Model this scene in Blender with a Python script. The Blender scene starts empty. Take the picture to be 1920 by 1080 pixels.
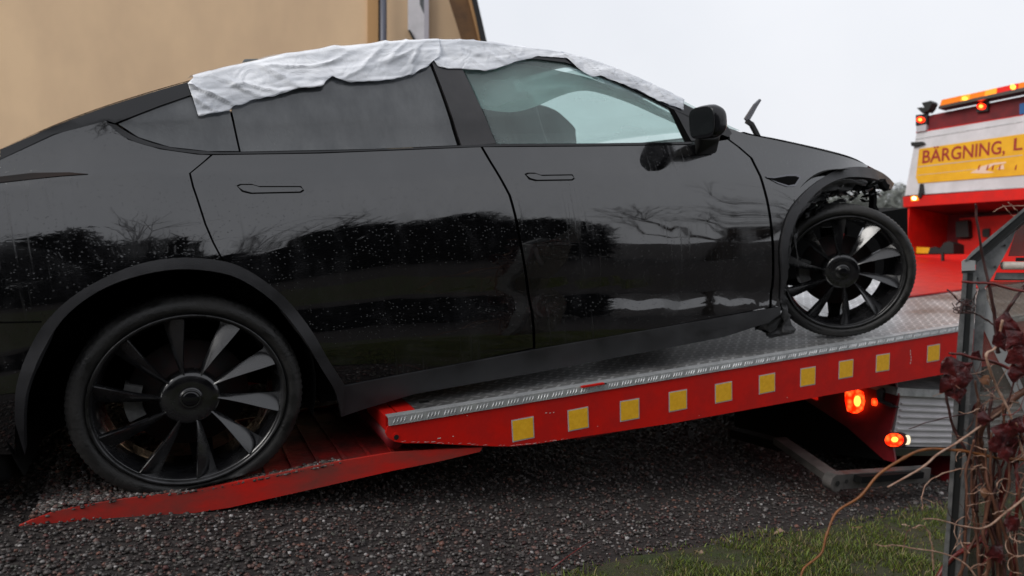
import bpy, bmesh, math, random
import numpy as np
from mathutils import Vector, Matrix, noise
from mathutils.geometry import delaunay_2d_cdt
R = math.radians
random.seed(7); rng = np.random.default_rng(7)
sc = bpy.context.scene
col = sc.collection
# ------------------------------------------------------------------ camera
F = 1400.0; PITCH = math.atan(165/F); CP, SP = math.cos(PITCH), math.sin(PITCH); CH = 0.985
cam = bpy.data.cameras.new('camera'); cam.sensor_width = 36; cam.lens = F/1920*36
cam.clip_start = .05; cam.clip_end = 3000
cam.dof.use_dof = True; cam.dof.focus_distance = 2.55; cam.dof.aperture_fstop = 2.3
camo = bpy.data.objects.new('camera', cam); col.objects.link(camo)
camo.location = (0, 0, CH); camo.rotation_euler = (R(90)-PITCH, 0, 0)
sc.camera = camo
# ------------------------------------------------------------------ world and sun
w = bpy.data.worlds.new('World'); sc.world = w; w.use_nodes = True
nt = w.node_tree; nt.nodes.clear()
out = nt.nodes.new('ShaderNodeOutputWorld'); bg = nt.nodes.new('ShaderNodeBackground')
sky = nt.nodes.new('ShaderNodeTexSky'); sky.sky_type = 'NISHITA'; sky.sun_disc = False
SUN_EL, SUN_ROT = R(38), R(238)
sky.sun_elevation = SUN_EL; sky.sun_rotation = SUN_ROT; sky.air_density = 2; sky.dust_density = 4
tc = nt.nodes.new('ShaderNodeTexCoord'); nz = nt.nodes.new('ShaderNodeTexNoise')
nz.inputs['Scale'].default_value = 2.2; nz.inputs['Detail'].default_value = 5
cr = nt.nodes.new('ShaderNodeValToRGB')          # cloud cover
cr.color_ramp.elements[0].position = .3; cr.color_ramp.elements[0].color = (6.6, 6.8, 7.3, 1)
cr.color_ramp.elements[1].position = .75; cr.color_ramp.elements[1].color = (7.6, 7.7, 8.1, 1)
mx = nt.nodes.new('ShaderNodeMix'); mx.data_type = 'RGBA'; mx.inputs['Factor'].default_value = .95
L = nt.links.new
L(tc.outputs['Generated'], nz.inputs['Vector']); L(nz.outputs['Fac'], cr.inputs['Fac'])
L(sky.outputs['Color'], mx.inputs['A']); L(cr.outputs['Color'], mx.inputs['B'])
L(mx.outputs['Result'], bg.inputs['Color']); L(bg.outputs['Background'], out.inputs['Surface'])
bg.inputs['Strength'].default_value = .096
sun = bpy.data.lights.new('sun', 'SUN'); sun.energy = 1.5; sun.angle = R(30); sun.color = (1, .97, .93)
suno = bpy.data.objects.new('sun', sun); col.objects.link(suno)
az = SUN_ROT
sdir = Vector((math.sin(az)*math.cos(SUN_EL), math.cos(az)*math.cos(SUN_EL), math.sin(SUN_EL)))
suno.rotation_euler = sdir.to_track_quat('Z', 'Y').to_euler()
sc.view_settings.view_transform = 'Standard'; sc.view_settings.look = 'None'
sc.view_settings.exposure = .40; sc.view_settings.gamma = 1
sc.view_settings.use_curve_mapping = False
sc.cycles.max_bounces = 8; sc.cycles.transparent_max_bounces = 24
sc.cycles.use_denoising = True

# ------------------------------------------------------------------ projection helpers (measuring the place from the photograph)
def ray(px, py):
    a = (px-960)/F; b = -(py-540)/F
    return Vector((a, CP+b*SP, b*CP-SP))
CAM = Vector((0, 0, CH))
def P(px, py, d): return CAM + ray(px, py)*d
def on_plane(px, py, p0, n):
    r = ray(px, py); return CAM + r*((p0-CAM).dot(n)/r.dot(n))
def vp(px, py): return ray(px, py).normalized()

# ------------------------------------------------------------------ materials
class M: pass
mats = M()
def mat(name, base, rough=.5, metal=0, coat=0, noise_amt=0, noise_scale=20, col2=None, bump=0, bump_scale=60,
        rough2=None, spec=.5, trans=0, ior=1.45, emit=None, estr=0, alpha=1, detail=4, tex=None, attr=None, stretch=None):
    m = bpy.data.materials.new(name); m.use_nodes = True
    n = m.node_tree.nodes; l = m.node_tree.links.new
    b = n['Principled BSDF']
    b.inputs['Base Color'].default_value = (*base, 1); b.inputs['Roughness'].default_value = rough
    b.inputs['Metallic'].default_value = metal; b.inputs['Coat Weight'].default_value = coat
    b.inputs['Coat Roughness'].default_value = .03
    b.inputs['Specular IOR Level'].default_value = spec; b.inputs['IOR'].default_value = ior
    b.inputs['Transmission Weight'].default_value = trans; b.inputs['Alpha'].default_value = alpha
    if emit: b.inputs['Emission Color'].default_value = (*emit, 1); b.inputs['Emission Strength'].default_value = estr
    t = n.new('ShaderNodeTexCoord'); src = t.outputs['Object']
    if stretch:
        mp = n.new('ShaderNodeMapping'); mp.inputs['Scale'].default_value = stretch; l(src, mp.inputs['Vector']); src = mp.outputs['Vector']
    if attr:
        a = n.new('ShaderNodeAttribute'); a.attribute_name = attr; l(a.outputs['Color'], b.inputs['Base Color'])
    elif col2:
        q = n.new('ShaderNodeTexNoise'); q.inputs['Scale'].default_value = noise_scale; q.inputs['Detail'].default_value = detail
        q.inputs['Roughness'].default_value = .65
        l(src, q.inputs['Vector'])
        rp = n.new('ShaderNodeValToRGB'); k = .5*(1-noise_amt)
        rp.color_ramp.elements[0].position = .32+k*.3; rp.color_ramp.elements[1].position = .68-k*.3
        rp.color_ramp.elements[0].color = (*base, 1); rp.color_ramp.elements[1].color = (*col2, 1)
        l(q.outputs['Fac'], rp.inputs['Fac']); l(rp.outputs['Color'], b.inputs['Base Color'])
        if rough2 is not None:
            mr = n.new('ShaderNodeMapRange'); mr.inputs['From Min'].default_value = .35; mr.inputs['From Max'].default_value = .65
            mr.inputs['To Min'].default_value = rough; mr.inputs['To Max'].default_value = rough2
            l(q.outputs['Fac'], mr.inputs['Value']); l(mr.outputs['Result'], b.inputs['Roughness'])
    if bump:
        q2 = n.new('ShaderNodeTexNoise'); q2.inputs['Scale'].default_value = bump_scale; q2.inputs['Detail'].default_value = 5
        l(t.outputs['Object'], q2.inputs['Vector'])
        bp = n.new('ShaderNodeBump'); bp.inputs['Strength'].default_value = bump; bp.inputs['Distance'].default_value = .01
        l(q2.outputs['Fac'], bp.inputs['Height']); l(bp.outputs['Normal'], b.inputs['Normal'])
    return m

def car_paint():
    """black lacquer, wet, with road film, runs and rain drops"""
    m = bpy.data.materials.new('wet black car paint'); m.use_nodes = True
    n = m.node_tree.nodes; l = m.node_tree.links.new; b = n['Principled BSDF']
    b.inputs['Metallic'].default_value = 0; b.inputs['IOR'].default_value = 1.5
    b.inputs['Specular IOR Level'].default_value = .62; b.inputs['Coat Weight'].default_value = 1; b.inputs['Coat IOR'].default_value = 1.6; b.inputs['Coat Roughness'].default_value = .02
    t = n.new('ShaderNodeTexCoord')
    # film / dirt: large noise stretched downwards
    mp = n.new('ShaderNodeMapping'); mp.inputs['Scale'].default_value = (2.6, 1, 1.3); l(t.outputs['Object'], mp.inputs['Vector'])
    q = n.new('ShaderNodeTexNoise'); q.inputs['Scale'].default_value = 3.2; q.inputs['Detail'].default_value = 7; q.inputs['Roughness'].default_value = .62
    l(mp.outputs['Vector'], q.inputs['Vector'])
    rp = n.new('ShaderNodeValToRGB'); rp.color_ramp.elements[0].position = .50; rp.color_ramp.elements[1].position = .68
    rp.color_ramp.elements[0].color = (.003, .003, .0035, 1); rp.color_ramp.elements[1].color = (.010, .010, .011, 1)
    l(q.outputs['Fac'], rp.inputs['Fac']); l(rp.outputs['Color'], b.inputs['Base Color'])
    # blotchy dried patches
    q4 = n.new('ShaderNodeTexNoise'); q4.inputs['Scale'].default_value = 4.5; q4.inputs['Detail'].default_value = 8; q4.inputs['Distortion'].default_value = .6
    l(t.outputs['Object'], q4.inputs['Vector'])
    r4 = n.new('ShaderNodeMapRange'); r4.inputs['From Min'].default_value = .55; r4.inputs['From Max'].default_value = .60
    r4.inputs['To Min'].default_value = .0; r4.inputs['To Max'].default_value = .12; l(q4.outputs['Fac'], r4.inputs['Value'])
    mr = n.new('ShaderNodeMapRange'); mr.inputs['From Min'].default_value = .45; mr.inputs['From Max'].default_value = .7
    mr.inputs['To Min'].default_value = .02; mr.inputs['To Max'].default_value = .13
    l(q.outputs['Fac'], mr.inputs['Value'])
    ms = n.new('ShaderNodeMapping'); ms.inputs['Scale'].default_value = (46, 1, 2.2); l(t.outputs['Object'], ms.inputs['Vector'])
    qs = n.new('ShaderNodeTexNoise'); qs.inputs['Scale'].default_value = 1.6; qs.inputs['Detail'].default_value = 3; l(ms.outputs['Vector'], qs.inputs['Vector'])
    qb = n.new('ShaderNodeTexNoise'); qb.inputs['Scale'].default_value = 2.3; qb.inputs['Detail'].default_value = 2; l(t.outputs['Object'], qb.inputs['Vector'])
    s1_ = n.new('ShaderNodeMapRange'); s1_.inputs['From Min'].default_value = .54; s1_.inputs['From Max'].default_value = .64; l(qs.outputs['Fac'], s1_.inputs['Value'])
    s2_ = n.new('ShaderNodeMapRange'); s2_.inputs['From Min'].default_value = .50; s2_.inputs['From Max'].default_value = .60; s2_.inputs['To Max'].default_value = .30; l(qb.outputs['Fac'], s2_.inputs['Value'])
    sm_ = n.new('ShaderNodeMath'); sm_.operation = 'MULTIPLY'; l(s1_.outputs['Result'], sm_.inputs[0]); l(s2_.outputs['Result'], sm_.inputs[1])
    l(sm_.outputs[0], b.inputs['Coat Roughness'])
    ad = n.new('ShaderNodeMath'); ad.operation = 'ADD'; l(mr.outputs['Result'], ad.inputs[0]); l(r4.outputs['Result'], ad.inputs[1])
    l(ad.outputs[0], b.inputs['Roughness'])
    # drops
    v = n.new('ShaderNodeTexVoronoi'); v.inputs['Scale'].default_value = 92; l(t.outputs['Object'], v.inputs['Vector'])
    md = n.new('ShaderNodeMapRange'); md.inputs['From Min'].default_value = .0; md.inputs['From Max'].default_value = .27
    md.inputs['To Min'].default_value = 1; md.inputs['To Max'].default_value = 0; l(v.outputs['Distance'], md.inputs['Value'])
    rn = n.new('ShaderNodeSeparateColor'); l(v.outputs['Color'], rn.inputs[0])
    gt = n.new('ShaderNodeMath'); gt.operation = 'GREATER_THAN'; gt.inputs[1].default_value = .45; l(rn.outputs[0], gt.inputs[0])
    mu = n.new('ShaderNodeMath'); mu.operation = 'MULTIPLY'; l(md.outputs['Result'], mu.inputs[0]); l(gt.outputs[0], mu.inputs[1])
    bp = n.new('ShaderNodeBump'); bp.inputs['Strength'].default_value = .32; bp.inputs['Distance'].default_value = .004
    l(mu.outputs[0], bp.inputs['Height'])
    q3 = n.new('ShaderNodeTexNoise'); q3.inputs['Scale'].default_value = 2.6; q3.inputs['Detail'].default_value = 2
    l(t.outputs['Object'], q3.inputs['Vector'])
    b2 = n.new('ShaderNodeBump'); b2.inputs['Strength'].default_value = .07; b2.inputs['Distance'].default_value = .02
    l(q3.outputs['Fac'], b2.inputs['Height']); l(bp.outputs['Normal'], b2.inputs['Normal'])
    l(b2.outputs['Normal'], b.inputs['Normal'])
    return m

def tread_plate():
    """aluminium chequer plate: raised bars in alternating directions, wet"""
    m = bpy.data.materials.new('wet aluminium tread plate'); m.use_nodes = True
    n = m.node_tree.nodes; l = m.node_tree.links.new; b = n['Principled BSDF']
    b.inputs['Metallic'].default_value = .75
    t = n.new('ShaderNodeTexCoord')
    q = n.new('ShaderNodeTexNoise'); q.inputs['Scale'].default_value = 3.5; q.inputs['Detail'].default_value = 7; l(t.outputs['Object'], q.inputs['Vector'])
    rp = n.new('ShaderNodeValToRGB'); rp.color_ramp.elements[0].position = .35; rp.color_ramp.elements[1].position = .68
    rp.color_ramp.elements[0].color = (.38, .375, .37, 1); rp.color_ramp.elements[1].color = (.88, .88, .88, 1)
    l(q.outputs['Fac'], rp.inputs['Fac']); l(rp.outputs['Color'], b.inputs['Base Color'])
    mr = n.new('ShaderNodeMapRange'); mr.inputs['To Min'].default_value = .22; mr.inputs['To Max'].default_value = .5; l(q.outputs['Fac'], mr.inputs['Value'])
    l(mr.outputs['Result'], b.inputs['Roughness'])
    mp = n.new('ShaderNodeMapping'); mp.inputs['Rotation'].default_value = (0, 0, R(45)-HEAD); mp.inputs['Scale'].default_value = (23, 23, 23)
    l(t.outputs['Object'], mp.inputs['Vector'])
    sx = n.new('ShaderNodeSeparateXYZ'); l(mp.outputs['Vector'], sx.inputs[0])
    def mth(op, a, c=None):
        k = n.new('ShaderNodeMath'); k.operation = op
        for i, v in enumerate((a, c)):
            if v is None: continue
            if isinstance(v, (int, float)): k.inputs[i].default_value = v
            else: l(v, k.inputs[i])
        return k.outputs[0]
    fx = mth('FLOOR', sx.outputs[0]); fy = mth('FLOOR', sx.outputs[1])
    par = mth('MODULO', mth('ABSOLUTE', mth('ADD', fx, fy)), 2)
    u = mth('ABSOLUTE', mth('SUBTRACT', mth('FRACT', sx.outputs[0]), .5)); v = mth('ABSOLUTE', mth('SUBTRACT', mth('FRACT', sx.outputs[1]), .5))
    def bar(a, c): return mth('MULTIPLY', mth('LESS_THAN', a, .44), mth('LESS_THAN', c, .13))
    h = hbar = mth('ADD', mth('MULTIPLY', bar(u, v), par), mth('MULTIPLY', bar(v, u), mth('SUBTRACT', 1, par)))
    mc_ = n.new('ShaderNodeMix'); mc_.data_type = 'RGBA'; mc_.blend_type = 'MULTIPLY'; mc_.inputs['Factor'].default_value = 1; l(rp.outputs['Color'], mc_.inputs['A'])
    vr = n.new('ShaderNodeMapRange'); vr.inputs['To Min'].default_value = .62; vr.inputs['To Max'].default_value = 1.15; l(h, vr.inputs['Value']); l(vr.outputs['Result'], mc_.inputs['B']); l(mc_.outputs['Result'], b.inputs['Base Color'])
    bp = n.new('ShaderNodeBump'); bp.inputs['Strength'].default_value = 1; bp.inputs['Distance'].default_value = .010
    l(h, bp.inputs['Height']); l(bp.outputs['Normal'], b.inputs['Normal'])
    return m

HEAD = math.atan2(.4133, .9107)
paint = car_paint(); plate = tread_plate()
glass_dark = mat('tinted wet glass', (.048, .052, .056), .10, spec=.9, col2=(.085, .09, .094), noise_amt=.5, noise_scale=3.5, rough2=.28, stretch=(2, 1, 1), bump=.05, bump_scale=90)
trim_black = mat('matt black plastic', (.018, .018, .02), .40, bump=.15, bump_scale=300, col2=(.032, .032, .035), noise_amt=.7, noise_scale=6, rough2=.6)
gloss_black = mat('gloss black trim', (.006, .006, .007), .12, spec=.6)
gap_black = mat('shut line rubber', (.002, .002, .002), .9, spec=.1)
inner_black = mat('underbody black', (.004, .004, .004), .9, spec=.15)
rubber = mat('tyre rubber', (.007, .007, .007), .36, col2=(.024, .023, .022), noise_amt=.9, noise_scale=9, rough2=.8, bump=.25, bump_scale=120)
rim_m = mat('satin black alloy', (.006, .006, .007), .12, spec=.8, col2=(.016, .016, .017), noise_amt=.6, noise_scale=12, rough2=.32, coat=.4)
disc_m = mat('brake disc steel', (.010, .009, .009), .6, metal=.2, col2=(.022, .006, .005), noise_amt=.5, noise_scale=14)
steel = mat('brushed steel', (.4, .4, .42), .35, metal=.9)
alu = mat('aluminium trim', (.72, .74, .75), .3, metal=.6, col2=(.42, .43, .44), noise_amt=.8, noise_scale=15, rough2=.5)
red = mat('red truck paint', (.60, .010, .006), .36, col2=(.50, .010, .007), noise_amt=.35, noise_scale=9, detail=10, rough2=.5, bump=.03, bump_scale=12, spec=.35)
red_worn = mat('worn red paint', (.26, .010, .009), .35, col2=(.030, .018, .016), noise_amt=1, noise_scale=7, rough2=.6, detail=9, bump=.25, bump_scale=50)
red_side = mat('scuffed red paint', (.62, .020, .014), .30, col2=(.22, .045, .035), noise_amt=.9, noise_scale=4, rough2=.5, detail=8, stretch=(1, 1, 2.2))
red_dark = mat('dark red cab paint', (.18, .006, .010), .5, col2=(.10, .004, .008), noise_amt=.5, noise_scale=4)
yellow_r = mat('yellow reflector', (.90, .50, .03), .35, col2=(.82, .43, .02), noise_amt=.6, noise_scale=60)
grey_b = mat('reflector border', (.42, .40, .42), .4)
white_p = mat('white painted panel', (.62, .60, .62), .4, col2=(.5, .49, .5), noise_amt=.6, noise_scale=3)
sign_y = mat('yellow sign foil', (.76, .40, .012), .4, col2=(.66, .33, .01), noise_amt=.5, noise_scale=4)
letter_m = mat('dark red lettering', (.30, .02, .015), .5)
black_p = mat('black plastic', (.01, .01, .01), .5)
def film_mat():
    m = bpy.data.materials.new('thin wet plastic film'); m.use_nodes = True; n = m.node_tree.nodes; l = m.node_tree.links.new
    b = n['Principled BSDF']; o = n['Material Output']; b.inputs['Base Color'].default_value = (.93, .95, .99, 1); b.inputs['Roughness'].default_value = .2
    b.inputs['Specular IOR Level'].default_value = .9; b.inputs['Coat Weight'].default_value = .8; b.inputs['Coat Roughness'].default_value = .06
    t = n.new('ShaderNodeTexCoord'); mp = n.new('ShaderNodeMapping'); mp.inputs['Scale'].default_value = (.8, 1, 5); mp.inputs['Rotation'].default_value = (0, -.15, 0); l(t.outputs['Object'], mp.inputs[0])
    q = n.new('ShaderNodeTexNoise'); q.inputs['Scale'].default_value = 4; q.inputs['Detail'].default_value = 3; q.inputs['Distortion'].default_value = .4; l(mp.outputs[0], q.inputs['Vector'])
    r = n.new('ShaderNodeMapRange'); r.inputs['From Min'].default_value = .36; r.inputs['From Max'].default_value = .62; r.inputs['To Min'].default_value = .45; r.inputs['To Max'].default_value = .96
    l(q.outputs['Fac'], r.inputs['Value'])
    tr = n.new('ShaderNodeBsdfTransparent'); tr.inputs[0].default_value = (.85, .88, .92, 1); mx = n.new('ShaderNodeMixShader')
    l(r.outputs['Result'], mx.inputs[0]); l(tr.outputs[0], mx.inputs[1]); l(b.outputs[0], mx.inputs[2]); l(mx.outputs[0], o.inputs['Surface'])
    q2 = n.new('ShaderNodeTexNoise'); q2.inputs['Scale'].default_value = 10; q2.inputs['Detail'].default_value = 8; q2.inputs['Distortion'].default_value = 3; l(t.outputs['Object'], q2.inputs['Vector'])
    bp = n.new('ShaderNodeBump'); bp.inputs['Strength'].default_value = .6; bp.inputs['Distance'].default_value = .010; l(q2.outputs['Fac'], bp.inputs['Height']); l(bp.outputs['Normal'], b.inputs['Normal'])
    return m
film_m = film_mat()
wall_m = mat('ochre render', (.74, .53, .33), .85, col2=(.62, .44, .28), noise_amt=.8, noise_scale=.9, stretch=(1, 1, .6), bump=.1, bump_scale=25)
def lamp(name, c, s): return mat(name, tuple(x*.5 for x in c), .3, emit=c, estr=s)
def lens(name, c, e, s):
    """moulded lens: the glow varies over the reflector cells"""
    m = bpy.data.materials.new(name); m.use_nodes = True
    n = m.node_tree.nodes; l = m.node_tree.links.new; b = n['Principled BSDF']
    b.inputs['Base Color'].default_value = (*c, 1); b.inputs['Roughness'].default_value = .2
    t = n.new('ShaderNodeTexCoord'); v = n.new('ShaderNodeTexVoronoi'); v.inputs['Scale'].default_value = 38; l(t.outputs['Object'], v.inputs['Vector'])
    r = n.new('ShaderNodeValToRGB'); r.color_ramp.elements[0].color = (*e, 1); r.color_ramp.elements[1].color = (c[0], c[1]*.3, 0, 1)
    r.color_ramp.elements[1].position = .7
    l(v.outputs['Distance'], r.inputs['Fac']); l(r.outputs['Color'], b.inputs['Emission Color']); b.inputs['Emission Strength'].default_value = s
    return m
lamp_red = lens('lit red lens', (.9, .02, .01), (1, .10, .015), 2.4)
lamp_hot = lamp('glowing lamp core', (1, .30, .04), 3.2)
lamp_orange = lamp('amber lens', (1, .30, .02), .9)
lamp_orange2 = mat('dark amber lens', (.65, .17, .01), .25, emit=(1, .2, .01), estr=.25)
lamp_redoff = mat('red lens', (.5, .012, .01), .25, emit=(1, .02, .01), estr=.25)

# ------------------------------------------------------------------ mesh helpers
def tag(o, label=None, cat=None, group=None, kind=None):
    if label: o['label'] = label
    if cat: o['category'] = cat
    if group: o['group'] = group
    if kind: o['kind'] = kind
    return o
def empty(name, loc=(0, 0, 0), mtx=None):
    o = bpy.data.objects.new(name, None); col.objects.link(o); o.empty_display_size = .1
    if mtx is not None: o.matrix_world = mtx
    else: o.location = loc
    o['_w'] = 0
    WM[o] = (mtx.copy() if mtx is not None else Matrix.Translation(loc)); return o
WM = {}
def link(name, me, m=None, parent=None, smooth=False):
    if m is not None and not me.materials: me.materials.append(m)
    if smooth: me.shade_smooth()
    o = bpy.data.objects.new(name, me); col.objects.link(o)
    if parent is not None:
        o.parent = parent
    return o
def mk(name, verts, faces, m, parent=None, smooth=False, world=False):
    """world=True: coordinates are in the world and go into the frame of the parent's thing"""
    if world and parent is not None:
        root = parent
        while root.parent is not None: root = root.parent
        inv = WM[root].inverted(); verts = [inv @ Vector(v) for v in verts]
    me = bpy.data.meshes.new(name); me.from_pydata([tuple(v) for v in verts], [], faces); me.update()
    return link(name, me, m, parent, smooth)
def from_bm(name, bm, m, parent=None, smooth=False):
    me = bpy.data.meshes.new(name); bm.to_mesh(me); bm.free()
    return link(name, me, m, parent, smooth)
def prism(poly, vec):
    """closed prism from a polygon of world points swept along vec"""
    n = len(poly); v = [Vector(p) for p in poly] + [Vector(p)+vec for p in poly]
    f = [list(range(n)), list(range(2*n-1, n-1, -1))]
    for i in range(n): j = (i+1) % n; f.append([i, i+n, j+n, j][::-1])
    return v, f
def box8(c, ax, ay, az):
    c = Vector(c); v = [c+ax*i+ay*j+az*k for k in (-.5, .5) for j in (-.5, .5) for i in (-.5, .5)]
    f = [(0, 2, 3, 1), (4, 5, 7, 6), (0, 1, 5, 4), (2, 6, 7, 3), (0, 4, 6, 2), (1, 3, 7, 5)]
    return v, f
def rbox(name, c, size, m, parent, bev=.03, rot=None, seg=3, mtx=None):
    bm = bmesh.new(); bmesh.ops.create_cube(bm, size=1)
    bmesh.ops.scale(bm, vec=size, verts=bm.verts)
    if bev: bmesh.ops.bevel(bm, geom=bm.edges[:], offset=bev, segments=seg, affect='EDGES', profile=.5)
    if rot: bmesh.ops.rotate(bm, matrix=Matrix.Rotation(rot[0], 3, rot[1]), verts=bm.verts)
    if mtx is not None: bmesh.ops.transform(bm, matrix=mtx, verts=bm.verts)
    bmesh.ops.translate(bm, vec=c, verts=bm.verts)
    return from_bm(name, bm, m, parent, smooth=bool(bev))
def tube(pts, radii, seg=6):
    pts = [Vector(p) for p in pts]; V = []; Fc = []
    n = len(pts); up = None
    for i, p in enumerate(pts):
        d = (pts[min(i+1, n-1)]-pts[max(i-1, 0)]).normalized()
        if up is None: up = d.orthogonal().normalized()
        up = (up-d*up.dot(d)); up = up.normalized() if up.length > 1e-6 else d.orthogonal().normalized()
        s = d.cross(up); r = radii[i] if hasattr(radii, '__len__') else radii
        for k in range(seg):
            a = 2*math.pi*k/seg; V.append(p+(up*math.cos(a)+s*math.sin(a))*r)
    for i in range(n-1):
        for k in range(seg):
            a = i*seg+k; b = i*seg+(k+1) % seg; Fc.append((a, b, b+seg, a+seg))
    Fc.append(tuple(range(seg))[::-1]); Fc.append(tuple((n-1)*seg+k for k in range(seg)))
    return V, Fc
def spline(pts, n=6):
    """Catmull-Rom through points of any dimension"""
    pts = [np.array(p, float) for p in pts]; out_ = []
    for i in range(len(pts)-1):
        p0 = pts[max(i-1, 0)]; p1 = pts[i]; p2 = pts[i+1]; p3 = pts[min(i+2, len(pts)-1)]
        for k in range(n):
            t = k/n
            out_.append(.5*((2*p1)+(-p0+p2)*t+(2*p0-5*p1+4*p2-p3)*t*t+(-p0+3*p1-3*p2+p3)*t**3))
    out_.append(pts[-1]); return out_
class PCurve:
    """monotone cubic through (x, y)"""
    def __init__(s, pts):
        pts = sorted(pts); s.x = [p[0] for p in pts]; s.y = [p[1] for p in pts]
        n = len(pts); d = [(s.y[i+1]-s.y[i])/(s.x[i+1]-s.x[i]) for i in range(n-1)]
        m = [d[0]]+[0 if d[i-1]*d[i] <= 0 else 2*d[i-1]*d[i]/(d[i-1]+d[i]) for i in range(1, n-1)]+[d[-1]]
        s.m = m
    def __call__(s, x):
        X = s.x
        if x <= X[0]: return s.y[0]+s.m[0]*(x-X[0])
        if x >= X[-1]: return s.y[-1]+s.m[-1]*(x-X[-1])
        lo, hi = 0, len(X)-1
        while hi-lo > 1:
            k = (lo+hi)//2
            if X[k] <= x: lo = k
            else: hi = k
        h = X[lo+1]-X[lo]; t = (x-X[lo])/h
        return ((1+2*t)*(1-t)**2*s.y[lo]+t*(1-t)**2*h*s.m[lo]+t*t*(3-2*t)*s.y[lo+1]+t*t*(t-1)*h*s.m[lo+1])

# ------------------------------------------------------------------ ground
hd = Vector((.9107, .4133, 0)); lat = Vector((-.4133, .9107, 0)); UP = Vector((0, 0, 1))
G0 = Vector((-1.017, 2.26, 0))
gcurve = PCurve([(-60, 1.2), (-8, .42), (-3, .21), (-1, .085), (-.4, .045), (0, .005), (.5, -.07), (1.5, -.22), (3, -.44), (5, -.72), (8, -1.0), (12, -1.2), (30, -1.4), (400, -1.6)])
def ground_z(x, y):
    s = (x-G0.x)*hd.x+(y-G0.y)*hd.y
    return gcurve(s)
def on_ground(px, py):
    r = ray(px, py); t0, t1 = .5, 60
    for _ in range(50):
        t = (t0+t1)/2; p = CAM+r*t
        if p.z > ground_z(p.x, p.y): t0 = t
        else: t1 = t
    return CAM+r*t0
def build_ground():
    xs = np.concatenate([-np.geomspace(900, 4, 16), np.arange(-3.6, 8, .2), np.geomspace(8.2, 900, 16)])
    ys = np.concatenate([-np.geomspace(900, 4, 14), np.arange(-3.6, 10, .2), np.geomspace(10.2, 1500, 18)])
    V = []; 
    for y in ys:
        for x in xs:
            z = ground_z(x, y)
            if abs(x) < 9 and abs(y) < 12: z += .012*noise.noise(Vector((x*1.7, y*1.7, 0)))
            V.append((x, y, z))
    nx = len(xs); Fc = [(j*nx+i, j*nx+i+1, (j+1)*nx+i+1, (j+1)*nx+i) for j in range(len(ys)-1) for i in range(nx-1)]
    gm = mat('damp gritty soil', (.013, .010, .009), .85, col2=(.035, .028, .026), noise_amt=.9, noise_scale=22, detail=8, bump=.8, bump_scale=70)
    o = mk('ground', V, Fc, gm, smooth=True); tag(o, kind='structure'); return o
build_ground()
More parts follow.
